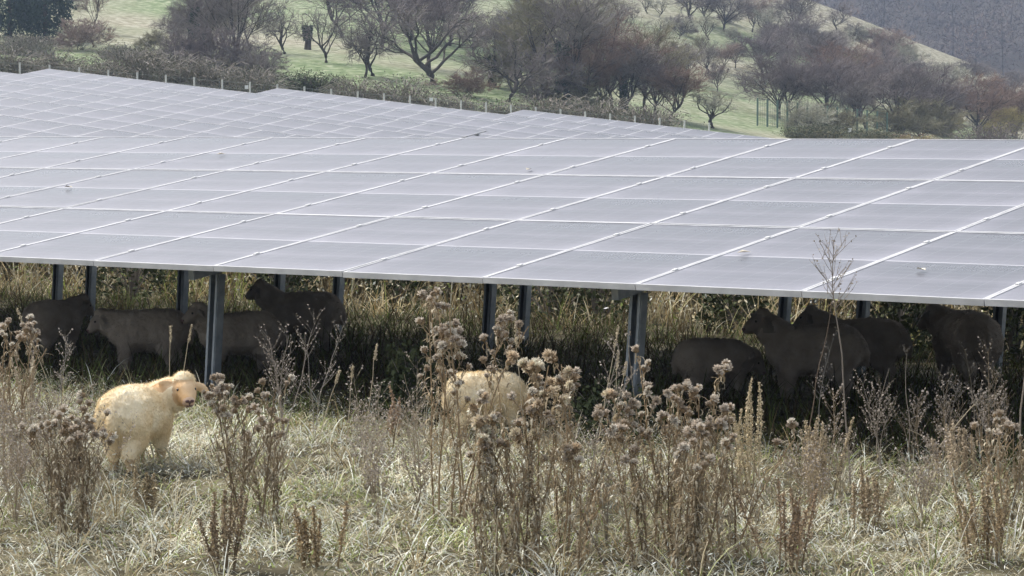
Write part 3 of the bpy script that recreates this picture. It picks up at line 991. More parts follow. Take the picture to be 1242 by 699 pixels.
D = plume
D('dense brown dock spikes standing in the foreground left of centre', 272, 698, 580, 31, .06, 10, (.22, .17, .11))
D('brown dock spike standing before the dark bush near centre', 480, 535, 462, 32, .04, 6, (.30, .22, .15))
D('pale plume weed rising beside the broad thistle clump', 908, 600, 452, 33, .06, 9, (.40, .34, .23))
D('fluffy brown plume clump left of the tall sapling stem', 985, 610, 498, 34, .10, 14, (.32, .265, .18))
D('brown feathery clump low at right of the broad thistles', 952, 694, 575, 35, .08, 10, (.27, .20, .13))
D('brown feathery clump low near the right picture corner', 1195, 682, 560, 36, .10, 14, (.28, .22, .14))
D('pale brown plume clump under the big dark sheep at right', 1160, 590, 500, 37, .10, 12, (.36, .30, .22))
D('brown plume clump right of the tall sapling stem', 1052, 640, 560, 38, .08, 9, (.30, .24, .16))
D('small brown plume tuft in front of the pale lamb', 176, 622, 560, 39, .05, 7, (.27, .22, .14))
D('dry plume at the foot of the steel post left of the lamb', 35, 520, 425, 40, .05, 6, (.34, .29, .22))
D('brown plume clump between lamb and the centre thistles', 388, 690, 600, 41, .10, 9, (.25, .19, .11))


def sapling(label, px, base_y, top_y, seed, bstart=.6, nb=22, r=.006, tint=(.25, .22, .19), blen=.22, buds=True, group='bare stemmed weeds', Y=None, stems=1):
    """single bare stem with fine twigs in its upper part"""
    rg = np.random.default_rng(seed)
    p = flat(px, base_y)
    H = at(px, top_y, p.y).z
    root = thing('bare_weed', label, 'weed', (p.x, p.y, 0), 0, group)
    mb = MB(); B, Br, tips, A, Ar = [], [], [], [], []
    for s_ in range(stems):
        a = rg.uniform(0, 6.28)
        P, d = curve_pts((0, 0, -.02), (rg.normal(0, .03) + .1 * (s_ > 0) * math.cos(a), .1 * (s_ > 0) * math.sin(a), 1), H * (1 if s_ == 0 else rg.uniform(.6, .95)), 12, .01, rg)
        A.append(P); Ar.append(np.linspace(r, r * .3, 12))
        for k in range(nb):
            t = rg.uniform(bstart, .99); i = min(int(t * 11), 10); q_ = P[i] + (P[i + 1] - P[i]) * (t * 11 - i)
            ba = rg.uniform(0, 6.28)
            Q, dq = curve_pts(q_, (math.cos(ba) * .7, math.sin(ba) * .7, .75), blen * rg.uniform(.4, 1.2) * (1.3 - t * .7), 5, .25, rg)
            B.append(Q); Br.append(np.linspace(r * .26, r * .12, 5)); tips += [Q[-1], Q[-2], Q[-3]]
            Q2, _ = curve_pts(Q[2], (math.cos(ba + 1) * .6, math.sin(ba + 1) * .6, .7), blen * .4, 5, .2, rg)
            B.append(Q2); Br.append(np.linspace(r * .25, r * .12, 5)); tips += [Q2[-1], Q2[-2]]
    mb.tubes(A, Ar, 6, col=np.array([tint] * len(A)))
    tb = mb if nb < 9 or stems > 1 else MB()
    tb.tubes(B, Br, 4, col=np.clip(np.array(tint) * rg.uniform(.8, 1.2, (len(B), 1)), 0, .8))
    if buds:
        N = len(tips)
        tb.leaves(np.array(tips) + rg.normal(0, .004, (N, 3)), rg.uniform(.004, .008, N), aspect=.8,
                  col=np.clip(np.array([.34, .30, .26]) * rg.uniform(.6, 1.5, (N, 1)), 0, .8))
    mb.build('stem', M['weed'], root)
    if tb is not mb:
        tb.build('twigs', M['weed'], root)
    return root


S = sapling
S('tall bare sapling whose twigs stand against the panels at right', 1031, 590, 285, 51, .72, 26, .006, (.30, .26, .22), .26)
S('bare sapling at the right picture edge, twigs against the panels', 1236, 600, 305, 52, .72, 20, .0065, (.28, .24, .20), .22)
S('thin straight dark stem left of the tall sapling', 975, 575, 358, 53, .97, 2, .0042, (.20, .15, .11), .05)
S('thin upright stalk with tiny buds left of the sapling, before the dark sheep', 986, 560, 400, 54, .45, 20, .0032, (.30, .28, .25), .12)
S('bushy bare weed right of the sapling stem', 1068, 575, 440, 55, .35, 16, .0035, (.32, .28, .23), .16, stems=4)
S('thin upright stalk below the leafy cluster at right', 1097, 570, 415, 56, .92, 3, .0042, (.36, .31, .25), .06)
S('grey budded weed before the big dark sheep, left one', 1140, 575, 450, 57, .5, 16, .0035, (.34, .31, .27), .13, stems=2)
S('grey budded weed before the big dark sheep, right one', 1207, 585, 462, 58, .5, 18, .0035, (.34, .31, .27), .13, stems=2)
S('open bare bush left of centre before the shaded bank', 345, 535, 378, 59, .35, 16, .0040, (.34, .30, .26), .20, stems=4)
S('pale forked weed stalk right of the bare bush', 382, 535, 385, 60, .4, 14, .0035, (.36, .33, .29), .14, stems=2)
S('spidery grey weed left of the pale lamb', 73, 530, 388, 61, .7, 14, .0040, (.34, .31, .28), .12, stems=2)
S('thin weed stalk at far left before the shaded sheep', 52, 530, 415, 62, .7, 6, .0035, (.34, .30, .25), .10)
S('wiry grey weed between the central tuft and the right steel post', 712, 640, 405, 63, .6, 14, .0040, (.32, .28, .23), .14, stems=3)
S('straight bare stalk before the right steel post', 785, 640, 392, 64, .96, 2, .0042, (.34, .30, .24), .04)
S('tangled grey weed right of the central tuft', 735, 660, 500, 65, .3, 18, .0035, (.30, .26, .21), .16, stems=4)


rgw = random.Random(5)
for i in range(23):
    right = i < 11
    px = rgw.uniform(925, 1240) if right else rgw.uniform(0, 130) if i < 18 else rgw.uniform(300, 520)
    by = rgw.uniform(560, 640)
    lb, gp = (('thin tangled dead weed stems before the shaded sheep at right', 'wispy weeds at right') if right else
              ('thin tangled dead weed stems at the left edge of the meadow', 'wispy weeds at left') if i < 18 else
              ('thin tangled dead weed stems between the lamb and the centre thistles', 'wispy weeds left of centre'))
    S(lb, px, by, by - rgw.uniform(75, 165), 200 + i, rgw.uniform(.25, .55), rgw.randint(10, 16), rgw.uniform(.0022, .0034),
      rgw.choice([(.36, .29, .20), (.42, .36, .27), (.30, .24, .17)]), rgw.uniform(.10, .17), group=gp, stems=rgw.randint(3, 5))


def stalk(label, px, base_y, tx, ty, seed, r=.003, spike=True, tint=(.46, .40, .29), Ydy=0.0):
    """single grass stalk with a narrow seed spike at its tip"""
    rg = np.random.default_rng(seed)
    p = flat(px, base_y)
    tp = at(tx, ty, p.y + Ydy)
    root = thing('grass_stalk', label, 'grass stalk', (p.x, p.y, 0), 0, 'single dry grass stalks')
    e = np.array([tp.x - p.x, tp.y - p.y, tp.z])
    t = np.linspace(0, 1, 7)[:, None]
    P = e * t + np.array([0, 0, 1]) * (t * (1 - t)) * .06 + rg.normal(0, .004, (7, 3)) * t
    MB().tubes([P], [np.linspace(r, r * .5, 7)], 4, col=[tint]).build('stem', M['weed'], root)
    if spike:
        N = 120; tt = rg.uniform(.86, 1.02, (N, 1))
        q_ = e * tt + rg.normal(0, .0035, (N, 3))
        MB().leaves(q_, rg.uniform(.004, .009, N), aspect=.5, col=np.clip(np.array(tint) * rg.uniform(.8, 1.4, (N, 1)), 0, .8)).build('seed_spike', M['weed'], root)


for i, a in enumerate((
        ('upright grass stalk left of the steel post above the lamb', 205, 520, 207, 398),
        ('leaning grass stalk just left of the steel post above the lamb', 212, 520, 232, 397),
        ('long grass stalk leaning right with a spike, before the dark bush', 442, 540, 457, 420),
        ('short upright stalk left of the dark bush', 420, 540, 428, 446),
        ('grass stalk leaning out over the shade left of the dark bush', 383, 545, 411, 452),
        ('stalk with tip rising above the tan tuft at centre', 640, 600, 625, 392),
        ('stalk leaning right towards the right steel post', 720, 570, 750, 398),
        ('short spiked stalk left of the right steel post', 742, 560, 750, 428),
        ('bent stalk pointing right below the right steel post', 735, 560, 760, 440),
        ('long thin stalk leaning left at the far left edge', 92, 550, 22, 378),
        ('broken pale stick slanting up to the right under the big dark sheep', 1108, 585, 1187, 484),
        ('thin pale stick fallen across the weeds at right', 1195, 580, 1100, 520),
        ('dry stem slanting down right in the foreground, below the tan heads', 735, 690, 680, 570))):
    stalk(*a, seed=70 + i, r=.0045 if i in (10, 12) else .003, spike=i not in (10, 11, 12), tint=(.24, .19, .14) if i == 12 else (.46, .40, .29))


def leafy_bush(name, label, p, rx, h, n, leaf, seed, m_leaf, cat='bush', group=None, stemmat='bramble', ry=None):
    """low leafy mound: stems fanning from the base and leaves through the volume"""
    rg = np.random.default_rng(seed)
    ry = ry or rx
    root = thing(name, label, cat, p, 0, group)
    A, Ar = [], []
    for i in range(26):
        a = rg.uniform(0, 6.28); s_ = rg.uniform(.1, 1)
        e = np.array([math.cos(a) * rx * s_, math.sin(a) * ry * s_, h * math.sqrt(max(.05, 1 - s_ * s_ * .8)) * rg.uniform(.7, 1.08)])
        t = np.linspace(0, 1, 5)[:, None]
        A.append(np.array([0, 0, -.05 * h]) + e * np.concatenate([t, t, t ** .7], 1) * 1.0); Ar.append(np.linspace(.012, .004, 5) * max(h, .3))
    MB().tubes(A, Ar, 4).build('stems', M[stemmat], root)
    d = rg.normal(size=(n, 3)); d[:, 2] = np.abs(d[:, 2]); d /= np.linalg.norm(d, axis=1, keepdims=True)
    s_ = rg.uniform(.25, 1, (n, 1)) ** .45
    lump = np.array([noise.noise(Vector(x_) * 2.6 + Vector((seed, 0, 0))) for x_ in d])[:, None]
    pos = d * s_ * (1 + .38 * lump) * np.array([rx, ry, h])
    lf = MB(); lf.leaves(pos, leaf * rg.uniform(.6, 1.4, n), aspect=.6); lf.build('foliage', M[m_leaf], root)
    return root


p = flat(500, 512)
leafy_bush('leafy_bush', 'dark leafy bush in the shade left of the tall central thistle', (p.x, p.y + .35, 0), .26, .46, 2600, .018, 1, 'leaf_dark', group='undergrowth bushes')
p = flat(740, 530)
leafy_bush('leafy_bush', 'green nettle clump at the foot of the right steel post', (p.x, p.y, 0), .30, .34, 1300, .020, 2, 'leaf_dark', group='undergrowth bushes')
for (px, Y, h, rx, lb, sd_) in ((160, 27.5, .85, .45, 'dark leafy bush in the lane behind the paired left posts', 3),
                               (345, 26.5, .80, .30, 'green leafy bush in the lane behind the raised head of the dark sheep', 4),
                               (668, 25.0, .95, .42, 'dark leafy bush in the lane left of the right steel post', 5),
                               (725, 24.5, .90, .35, 'leafy bush in the lane close by the right steel post', 6),
                               (1092, 20.6, .85, .22, 'leafy plant in the lane between the two sheep at right', 7),
                               (1233, 20.0, .85, .18, 'leafy plant in the lane at the right picture edge', 8),
                               (890, 23.5, .75, .25, 'green leafy bush in the lane above the low dark sheep', 9),
                               (480, 26.5, .80, .25, 'twiggy bush in the lane left of the tall central thistle', 10)):
    p = at(px, 300, Y)
    z0 = gz(p.x, Y)
    leafy_bush('leafy_bush', lb, (p.x, Y, z0), rx * 1.35, h - z0, 1300, .028, sd_, 'leaf_dark', group='bushes in the lane')

# ------------------------------------------------------------------ fences
def fence_row(name, label, pts, h, spacing, mpost, mwire, post_r=.045, group=None):
    root = thing(name, label, 'fence', tuple(pts[0]), 0, group)
    o0 = Vector(pts[0])
    W, Wr = [], []
    for a, b_ in zip(pts[:-1], pts[1:]):
        a, b_ = Vector(a), Vector(b_)
        for k in range(8):
            z = .08 + (h - .14) * k / 7
            W.append([(a - o0) + Vector((0, 0, z)), (a + b_) / 2 - o0 + Vector((0, 0, z)), (b_ - o0) + Vector((0, 0, z))]); Wr.append([.007] * 3)
        n = 5
        for i in range(n):
            c = a.lerp(b_, (i + .5) / n) - o0
            W.append([c + Vector((0, 0, .08)), c + Vector((0, 0, h / 2)), c + Vector((0, 0, h - .06))]); Wr.append([.006] * 3)
    MB().tubes(np.array(W), np.array(Wr), 3).build('wire_mesh', mwire, root)
    pm = MB(); pm.tubes([[[0, 0, -.3], [0, 0, h * .5], [0, 0, h]]], [[post_r] * 3], 8)
    pm.box((0, 0, h + .006), (post_r * 1.9, post_r * 1.9, .012))
    me = pm.mesh('fence_post', [mpost])
    for q_ in pts:
        o = link('post', me, root); o.location = Vector(q_) - o0
    return root


pts = []
px = -190.0
while px < 860:
    t = (px - CX) / F
    Y = 101.5 + .19 * t * 100
    x = t * Y
    pts.append((x, Y, gz(x, Y)))
    px += 36 - 6 * np.clip((px - 35) / 560, 0, 1)
fence_row('mesh_fence', 'long wire mesh fence with pale posts behind the far panel rows', pts, 1.80, 1.1, M['post'], M['wire'], .036, .055)
for (px, py, lb) in ((299, 106, 'small white sign on the fence left of the dark round bush'), (523, 121, 'small white sign on the fence below the spreading orchard tree')):
    t = (px - CX) / F; Y = 101.5 + .19 * t * 100 - .05
    p = at(px, py, Y)
    o = MB().box((0, 0, 0), (.14, .01, .13)).box((0, -.008, .07), (.15, .008, .014)).build('fence_sign', M['sign']); o.location = p
    tag(o, lb, 'sign', 'small white fence signs')
pts = []
for px in np.linspace(918, 1075, 14):
    t = (px - CX) / F; Y = 178.0 + (px - 918) * .05
    x = t * Y; pts.append((x, Y, gz(x, Y)))
fence_row('green_fence', 'green mesh fence in front of the grove on the right', pts, 1.9, 1.0, M['green_wire'], M['green_wire'], .06)
p = at(1031, 158, 177.5)
o = MB().box((0, 0, 0), (.2, .01, .26)).box((0, -.008, .13), (.21, .008, .02)).build('fence_sign', M['sign']); o.location = p
tag(o, 'small white sign before the grove on the right', 'sign', 'small white fence signs')

# ------------------------------------------------------------------ trees
def tree_proto(seed, H=7.0, trunk=.28, limbs=6, n2=5, n3=6, n4=5, spread=.9, up=.35, gnarl=.16, tw=.016, r0=.16, crownw=1.0, multi=1):
    """bare winter tree: returns (trunk mesh, twig mesh); height 1"""
    rg = np.random.default_rng(seed)
    big, bigr, tw_, twr, fine, finer = [], [], [], [], [], []

    def branch(p0, d, L, r, k, curl, store, storer, r_end):
        pts = [np.array(p0, float)]
        d = np.array(d, float); d /= np.linalg.norm(d)
        for i in range(k - 1):
            d = d + rg.normal(0, gnarl, 3) + np.array([0, 0, curl / (k - 1)])
            d /= np.linalg.norm(d)
            pts.append(pts[-1] + d * L / (k - 1))
        P = np.array(pts)
        store.append(P); storer.append(np.linspace(r, r_end, k))
        return P

    def out(P, t):
        k = len(P) - 1; i = min(int(t * k), k - 1)
        return P[i] + (P[i + 1] - P[i]) * (t * k - i), P[i + 1] - P[i]

    def side(d, ang):
        d = d / (np.linalg.norm(d) + 1e-9)
        a = rg.normal(size=3); a -= d * a.dot(d); a /= np.linalg.norm(a)
        return d * math.cos(ang) + a * math.sin(ang)

    for m_ in range(multi):
        b0 = np.array([0, 0, -.3]) if multi == 1 else np.array([*rg.normal(0, .25, 2), -.3])
        T0 = branch(b0, (rg.normal(0, .1), rg.normal(0, .1), 1), H * trunk + .3, r0 / math.sqrt(multi), 6, .1, big, bigr, r0 * .72 / math.sqrt(multi))
        for i in range(limbs):
            a = 6.28 * (i + rg.uniform(-.3, .3)) / limbs
            t = rg.uniform(.45, 1) if i else 1.0
            p0, _ = out(T0, t)
            sp = spread * rg.uniform(.55, 1.2) * (0.25 if i == 0 else 1)
            d = np.array([math.cos(a) * sp * crownw, math.sin(a) * sp * crownw, 1])
            L1 = H * (1 - trunk) * rg.uniform(.62, .95) * (1.05 if i == 0 else 1)
            P1 = branch(p0, d, L1, r0 * .5 / math.sqrt(multi), 8, up, big, bigr, r0 * .10)
            for j in range(n2):
                t2 = rg.uniform(.25, 1)
                p2, d2 = out(P1, t2)
                L2 = L1 * .52 * (1.25 - t2 * .75) * rg.uniform(.6, 1.2)
                P2 = branch(p2, side(d2, rg.uniform(.5, 1.1)), L2, r0 * .22 * (1.2 - .6 * t2), 5, up * .6, big, bigr, r0 * .06)
                for k in range(n3):
                    t3 = rg.uniform(.2, 1); p3, d3 = out(P2, t3)
                    L3 = L2 * .55 * rg.uniform(.6, 1.2)
                    P3 = branch(p3, side(d3, rg.uniform(.4, 1.1)), L3, tw * 1.2, 4, up * .5, tw_, twr, tw * .5)
                    for l in range(n4):
                        p4, d4 = out(P3, rg.uniform(.2, 1))
                        branch(p4, side(d4, rg.uniform(.3, 1.0)), L3 * .75 * rg.uniform(.5, 1.3), tw * .7, 3, up * .4, fine, finer, tw * .3)
    tb = MB()
    for k in (5, 6, 8):
        sel = [i for i, P in enumerate(big) if len(P) == k]
        if sel:
            tb.tubes(np.array([big[i] for i in sel]), np.array([bigr[i] for i in sel]), 6)
    cb = MB()
    cb.tubes(np.array(tw_), np.array(twr), 3)
    if fine:
        cb.tubes(np.array(fine), np.array(finer), 3)
    zmax = max(P[:, 2].max() for P in big + tw_ + fine)
    sc_ = 1.0 / zmax
    for mb in (tb, cb):
        mb.v = [v * sc_ for v in mb.v]
    return tb.mesh('trunk', [M['bark']], True), cb.mesh('crown', [M['twig_grey']])


PROTO = {}
for i in range(3):
    PROTO['orchard%d' % i] = tree_proto(100 + i, 6, .30, 6, 6, 6, 6, 1.0, .34, .26, .018, .17, 1.1)
for i in range(3):
    PROTO['dense%d' % i] = tree_proto(200 + i, 9, .26, 9, 7, 8, 8, .66, .42, .13, .020, .16, 1.0)
PROTO['slim0'] = tree_proto(300, 11, .35, 7, 7, 7, 6, .50, .45, .10, .022, .14)
PROTO['slim1'] = tree_proto(301, 11, .30, 7, 7, 7, 6, .45, .45, .10, .022, .13)
for i in range(2):
    PROTO['shrub%d' % i] = tree_proto(400 + i, 4, .08, 5, 6, 7, 7, 1.0, .2, .16, .02, .07, 1.1, 4)


def put_tree(label, px, py, top, kind, tw='twig_grey', name='bare_tree', sx=1.0, rz=None, ivy=0, cat='tree', group='bare trees on the slope', Y=None):
    p = hill(px, py) if Y is None else Vector((at(px, 100, Y).x, Y, gz(at(px, 100, Y).x, Y)))
    Ht = at(px, top, p.y).z - p.z
    root = thing(name, label, cat, p, rz if rz is not None else random.uniform(0, 6.28), group)
    tm, cm = PROTO[kind]
    sx *= {'o': 1.2, 'd': 1.55, 's': 1.3}[kind[0]]
    a = link('trunk', tm, root); c = link('crown', cm, root)
    repaint(c, M[tw])
    if tw == 'twig_frost': pass
    for o in (a, c):
        o.scale = (Ht * sx, Ht * sx, Ht)
    if ivy:
        n = int(900 * ivy); rg = np.random.default_rng(int(px * 7 + py))
        z = rg.uniform(.02, .25 + .4 * ivy, n) * Ht
        r = (.025 + .03 * rg.random(n)) * Ht; aa = rg.uniform(0, 6.28, n)
        rad_ = r * (1 + .6 * np.array([noise.noise(Vector((0, 0, q_ * 1.3 + px))) for q_ in z]))
        f = MB(); f.leaves(np.stack([rad_ * np.cos(aa), rad_ * np.sin(aa), z], 1), rg.uniform(.07, .16, n)); f.build('ivy', M['ivy'], root)
    return root


PT = put_tree
PT('forked bare orchard tree standing alone on the green slope at left centre', 346, 66, -6, 'orchard0', sx=.8)
PT('small bare orchard tree right of the ivy clad stump', 396, 77, 2, 'orchard1', sx=.75)
PT('left one of the two slender trees side by side on the green slope', 442, 95, 12, 'orchard2', sx=.7)
PT('right one of the two slender trees side by side on the green slope', 453, 93, 0, 'orchard0', sx=.85)
PT('spreading old orchard tree with twisted low boughs above the fence', 526, 103, -8, 'orchard1', sx=1.25)
PT('bare tree just behind the spreading orchard tree', 520, 84, -40, 'dense0', 'twig_purple', sx=.9)
PT('broad dark crowned tree above the two slender trees', 462, 60, -60, 'dense1', 'twig_purple', sx=1.0)
PT('bare tree high above the stump, cut by the top of the picture', 415, 45, -50, 'dense2', 'twig_grey', sx=.9)
PT('slender tree carrying a dark ivy ball in its top', 597, 106, 22, 'orchard2', sx=.8, ivy=.5)
PT('crooked dark tree leaning over the fence near centre', 615, 124, 38, 'orchard0', sx=1.1)
PT('pale twiggy tree behind the crooked tree near centre', 640, 112, 0, 'shrub0', 'twig_olive', sx=.7)
PT('tall bare tree left of the rusty crowned tree', 682, 128, -45, 'slim0', 'twig_grey', sx=1.1, ivy=.5)
PT('second tall bare tree left of the rusty crowned tree', 660, 118, -30, 'slim1', 'twig_olive', sx=1.2)
PT('tree with rust red crown in the dense wood at centre right', 742, 132, 8, 'dense0', 'twig_red', sx=.85)
PT('tree with rust tinted crown left of the rusty crowned one', 712, 132, 30, 'dense1', 'twig_red', sx=.75)
PT('ivy darkened tree in the dense wood below the rusty crown', 756, 137, 45, 'dense2', 'twig_grey', sx=.8, ivy=.9)
PT('grey tree right of the rusty crowned tree', 782, 138, 22, 'dense1', 'twig_olive', sx=.8)
PT('purple brown round bush tree at the right end of the dense wood', 812, 147, 72, 'dense2', 'twig_red', sx=1.1)
PT('dull purple tree inside the right part of the dense wood', 795, 143, 52, 'dense0', 'twig_purple', sx=.9)
PT('low olive thicket tree at the foot of the dense wood', 705, 130, 92, 'shrub1', 'twig_olive', sx=1.3)
PT('round frosted tree with dark trunk just above the panel edge', 864, 156, 102, 'orchard1', 'twig_frost', sx=1.35)
PT('pale frosted tree above the dense wood with spreading branches', 797, 66, 14, 'orchard2', 'twig_frost', sx=1.2)
PT('grey tree high on the slope above the frosted trees', 838, 28, -35, 'orchard0', 'twig_grey', sx=1.0)
PT('dark many stemmed tree high on the slope', 878, 38, -20, 'dense1', 'twig_grey', sx=1.1)
PT('pinkish grey tree high on the slope next to the dark many stemmed one', 912, 40, -12, 'dense2', 'twig_pink', sx=.8)
PT('big grey tree at the top edge left of the bare hill shoulder', 962, 45, -25, 'dense0', 'twig_grey', sx=.9)
PT('frosted grey orchard tree on the slope above the round frosted tree', 857, 90, 54, 'orchard2', 'twig_frost', sx=1.3)
PT('small dark tree leaning on the green bank', 906, 113, 84, 'orchard0', 'twig_purple', sx=1.2)
PT('brownish tree on the upper slope left of the grove', 832, 100, 50, 'dense1', 'twig_grey', sx=1.0)
PT('grey tree on the upper left edge of the grove', 925, 92, 30, 'dense0', 'twig_purple', sx=1.2)
PT('leftmost dark trunked tree of the grove at right', 945, 144, 62, 'dense1', 'twig_purple', sx=.95)
PT('second dark trunked tree of the grove at right', 962, 146, 58, 'dense2', 'twig_purple', sx=.85)
PT('tall purple grey tree in the middle of the grove', 1000, 152, 48, 'dense0', 'twig_purple', sx=.9)
PT('tree with orange brown top in the middle of the grove', 1022, 120, 44, 'dense1', 'twig_red', sx=.95)
PT('purple grey tree right of the orange topped one', 1050, 157, 62, 'dense2', 'twig_purple', sx=.9)
PT('broad purple tree on the right side of the grove', 1085, 160, 58, 'dense0', 'twig_purple', sx=.95)
PT('purple tree at the right end of the grove under the bare shoulder', 1122, 162, 72, 'dense1', 'twig_purple', sx=.95)
PT('grey tree in the upper part of the grove', 985, 92, 32, 'dense2', 'twig_grey', sx=1.2)
PT('grey brown tree in the upper right part of the grove', 1095, 108, 62, 'dense2', 'twig_grey', sx=1.3)
PT('olive shrub tree low before the grove', 1083, 166, 118, 'shrub0', 'twig_olive', sx=1.2)
PT('second olive shrub tree low before the grove, further right', 1118, 167, 112, 'shrub1', 'twig_olive', sx=1.2)
PT('pale bare shrub low before the grove at its left end', 975, 160, 118, 'shrub1', 'twig_frost', sx=1.0)
PT('dusky shrub low before the grove, in its middle', 1015, 163, 122, 'shrub0', 'twig_olive', sx=1.2)
PT('yellow twigged willow bush above the panel edge at right', 1152, 167, 126, 'shrub0', 'twig_yellow', 'willow_bush', sx=1.0)
PT('reddish brown round tree right of the yellow willow', 1188, 168, 82, 'dense1', 'twig_red', sx=1.0)
PT('reddish brown tree cut by the right picture edge', 1232, 168, 88, 'dense0', 'twig_red', sx=1.1)
PT('yellowish bush low at the right picture edge', 1216, 168, 126, 'shrub1', 'twig_yellow', 'willow_bush', sx=.9)
PT('purple tree between the yellow willow and the bare shoulder', 1160, 150, 95, 'dense2', 'twig_purple', sx=1.2)
PT('small bare tree silhouetted on the bare hill shoulder, uppermost', 1020, 28, -2, 'orchard0', 'twig_grey', sx=1.2)
PT('small forked tree on the bare hill shoulder', 1034, 48, 24, 'orchard1', 'twig_grey', sx=1.0)
PT('small twiggy tree on the bare hill shoulder, right of the forked one', 1064, 56, 34, 'orchard2', 'twig_grey', sx=1.2)
PT('pale scrubby tree on the lower hill shoulder', 1100, 82, 50, 'shrub0', 'twig_frost', sx=1.0)
PT('frosted scrub tree low on the hill shoulder', 1140, 108, 72, 'shrub1', 'twig_frost', sx=1.1)
PT('thin grey tree at the foot of the hill shoulder near the right edge', 1178, 96, 66, 'shrub0', 'twig_grey', sx=1.2)
PT('grey scrub tree where the shoulder meets the right picture edge', 1222, 112, 84, 'shrub1', 'twig_grey', sx=1.4)
PT('tall bare tree with ivy on its trunk in the thicket at left', 236, 88, -40, 'slim0', 'twig_purple', sx=1.0, ivy=.9)
PT('second ivy clad tree in the thicket at left', 250, 84, -25, 'slim1', 'twig_grey', sx=1.0, ivy=1.0)
PT('tall bare tree at the right side of the thicket at left', 287, 94, -60, 'slim1', 'twig_grey', sx=1.0)
PT('slim bare tree leaning right behind the thicket', 303, 62, -40, 'slim0', 'twig_grey', sx=.9)
PT('thin bare stem tree left of the thicket', 212, 60, -5, 'slim0', 'twig_grey', sx=.7)
PT('twiggy shrub in the thicket, left part', 215, 94, 26, 'shrub0', 'twig_purple', 'bare_shrub', sx=.9)
PT('twiggy shrub in the thicket, middle part', 262, 98, 22, 'shrub1', 'twig_purple', 'bare_shrub', sx=.8)
PT('twiggy shrub in the thicket, right part', 298, 101, 36, 'shrub0', 'twig_grey', 'bare_shrub', sx=.9)
PT('low twiggy shrub on the right edge of the thicket', 315, 104, 58, 'shrub1', 'twig_grey', 'bare_shrub', sx=.9)
PT('pinkish bare shrub below the evergreens', 98, 62, 18, 'shrub1', 'twig_pink', 'bare_shrub', sx=1.1)
PT('white stemmed thin tree above the pinkish shrub', 112, 40, -30, 'slim1', 'twig_pink', sx=.7)
PT('small gnarled tree beside the pinkish shrub', 112, 58, 28, 'orchard2', 'twig_grey', sx=1.1)
PT('bare twiggy shrub on the slope left of the thicket', 188, 62, 30, 'shrub0', 'twig_olive', 'bare_shrub', sx=1.0)
PT('brown twiggy bush at the foot of the spreading orchard tree', 562, 118, 78, 'shrub0', 'twig_red', 'bare_shrub', sx=1.1)


for (px, py, top, kd, tw_, lb) in (
        (892, 84, 44, 'dense0', 'twig_purple', 'purple tree on the slope above the small leaning dark tree'),
        (948, 78, 22, 'dense1', 'twig_purple', 'purple tree above the left end of the grove'),
        (978, 70, 8, 'dense2', 'twig_grey', 'tall grey tree above the grove, below the hill crest'),
        (1008, 84, 30, 'dense0', 'twig_grey', 'grey tree above the grove right of the tall grey one'),
        (1064, 118, 58, 'dense1', 'twig_purple', 'purple tree behind the right half of the grove'),
        (930, 55, 0, 'orchard1', 'twig_frost', 'frosted spreading tree near the hill crest'),
        (858, 30, -30, 'dense2', 'twig_pink', 'pinkish tree cut by the top edge left of the dark many stemmed tree'),
        (700, 70, -20, 'dense2', 'twig_olive', 'olive tree high behind the rusty crowned tree'),
        (745, 72, -10, 'dense1', 'twig_grey', 'grey tree high behind the rusty crowned tree'),
        (770, 96, 30, 'orchard0', 'twig_frost', 'pale tree peering over the right part of the dense wood'),
        (820, 92, 40, 'orchard1', 'twig_olive', 'olive grey orchard tree right above the purple brown bush tree'),
        (655, 66, -30, 'dense0', 'twig_grey', 'grey tree at the top edge above the tall bare trees'),
        (575, 70, 10, 'dense1', 'twig_grey', 'low grey tree behind the ivy topped slender tree'),
        (612, 80, 18, 'dense2', 'twig_purple', 'dusky tree high behind the crooked tree near centre'),
        (500, 50, -50, 'dense0', 'twig_purple', 'dark broad crown high above the spreading orchard tree'),
        (545, 56, -40, 'dense2', 'twig_purple', 'dark crown right of the spreading orchard tree, at the top edge'),
        (730, 134, 60, 'dense0', 'twig_red', 'reddish undergrowth tree at the foot of the rusty crowned one'),
        (668, 126, 58, 'shrub1', 'twig_purple', 'dusky thicket tree at the left end of the dense wood'),
        (1140, 164, 96, 'dense0', 'twig_grey', 'grey tree standing behind the yellow willow'),
        (1210, 150, 92, 'dense1', 'twig_purple', 'purple tree behind the reddish trees near the right edge'),
        (1030, 160, 92, 'dense2', 'twig_grey', 'grey tree in the front row of the grove'),
        (270, 70, -20, 'dense0', 'twig_purple', 'dusky tree filling the middle of the thicket at left'),
        (225, 70, 0, 'dense1', 'twig_purple', 'dusky tree filling the left side of the thicket'),
        (78, 30, -40, 'dense1', 'twig_purple', 'bare purple tree behind the evergreens at the top edge')):
    PT(lb, px, py, top, kd, tw_, sx=.85)


rgs = random.Random(77)
for i in range(26):
    px = rgs.uniform(880, 1130); lo = 12 + max(0, (px - 985)) * .37
    py = rgs.uniform(lo + 10, lo + 62)
    PT('pale frosted scrub on the upper slope between the grove and the hill crest', px, py, py - rgs.uniform(16, 34), rgs.choice(['shrub0', 'shrub1', 'orchard2']),
       rgs.choice(['twig_frost', 'twig_grey', 'twig_pink', 'twig_frost']), 'scrub_bush', sx=rgs.uniform(.9, 1.4), cat='scrub', group='scrub on the upper slope')
for i in range(16):
    px = rgs.uniform(560, 880)
    py = rgs.uniform(12, 70)
    PT('grey scrub scattered over the slope above the dense wood', px, py, py - rgs.uniform(16, 40), rgs.choice(['shrub0', 'shrub1', 'orchard1']),
       rgs.choice(['twig_frost', 'twig_grey', 'twig_olive', 'twig_grey']), 'scrub_bush', sx=rgs.uniform(.9, 1.4), cat='scrub', group='scrub above the dense wood')


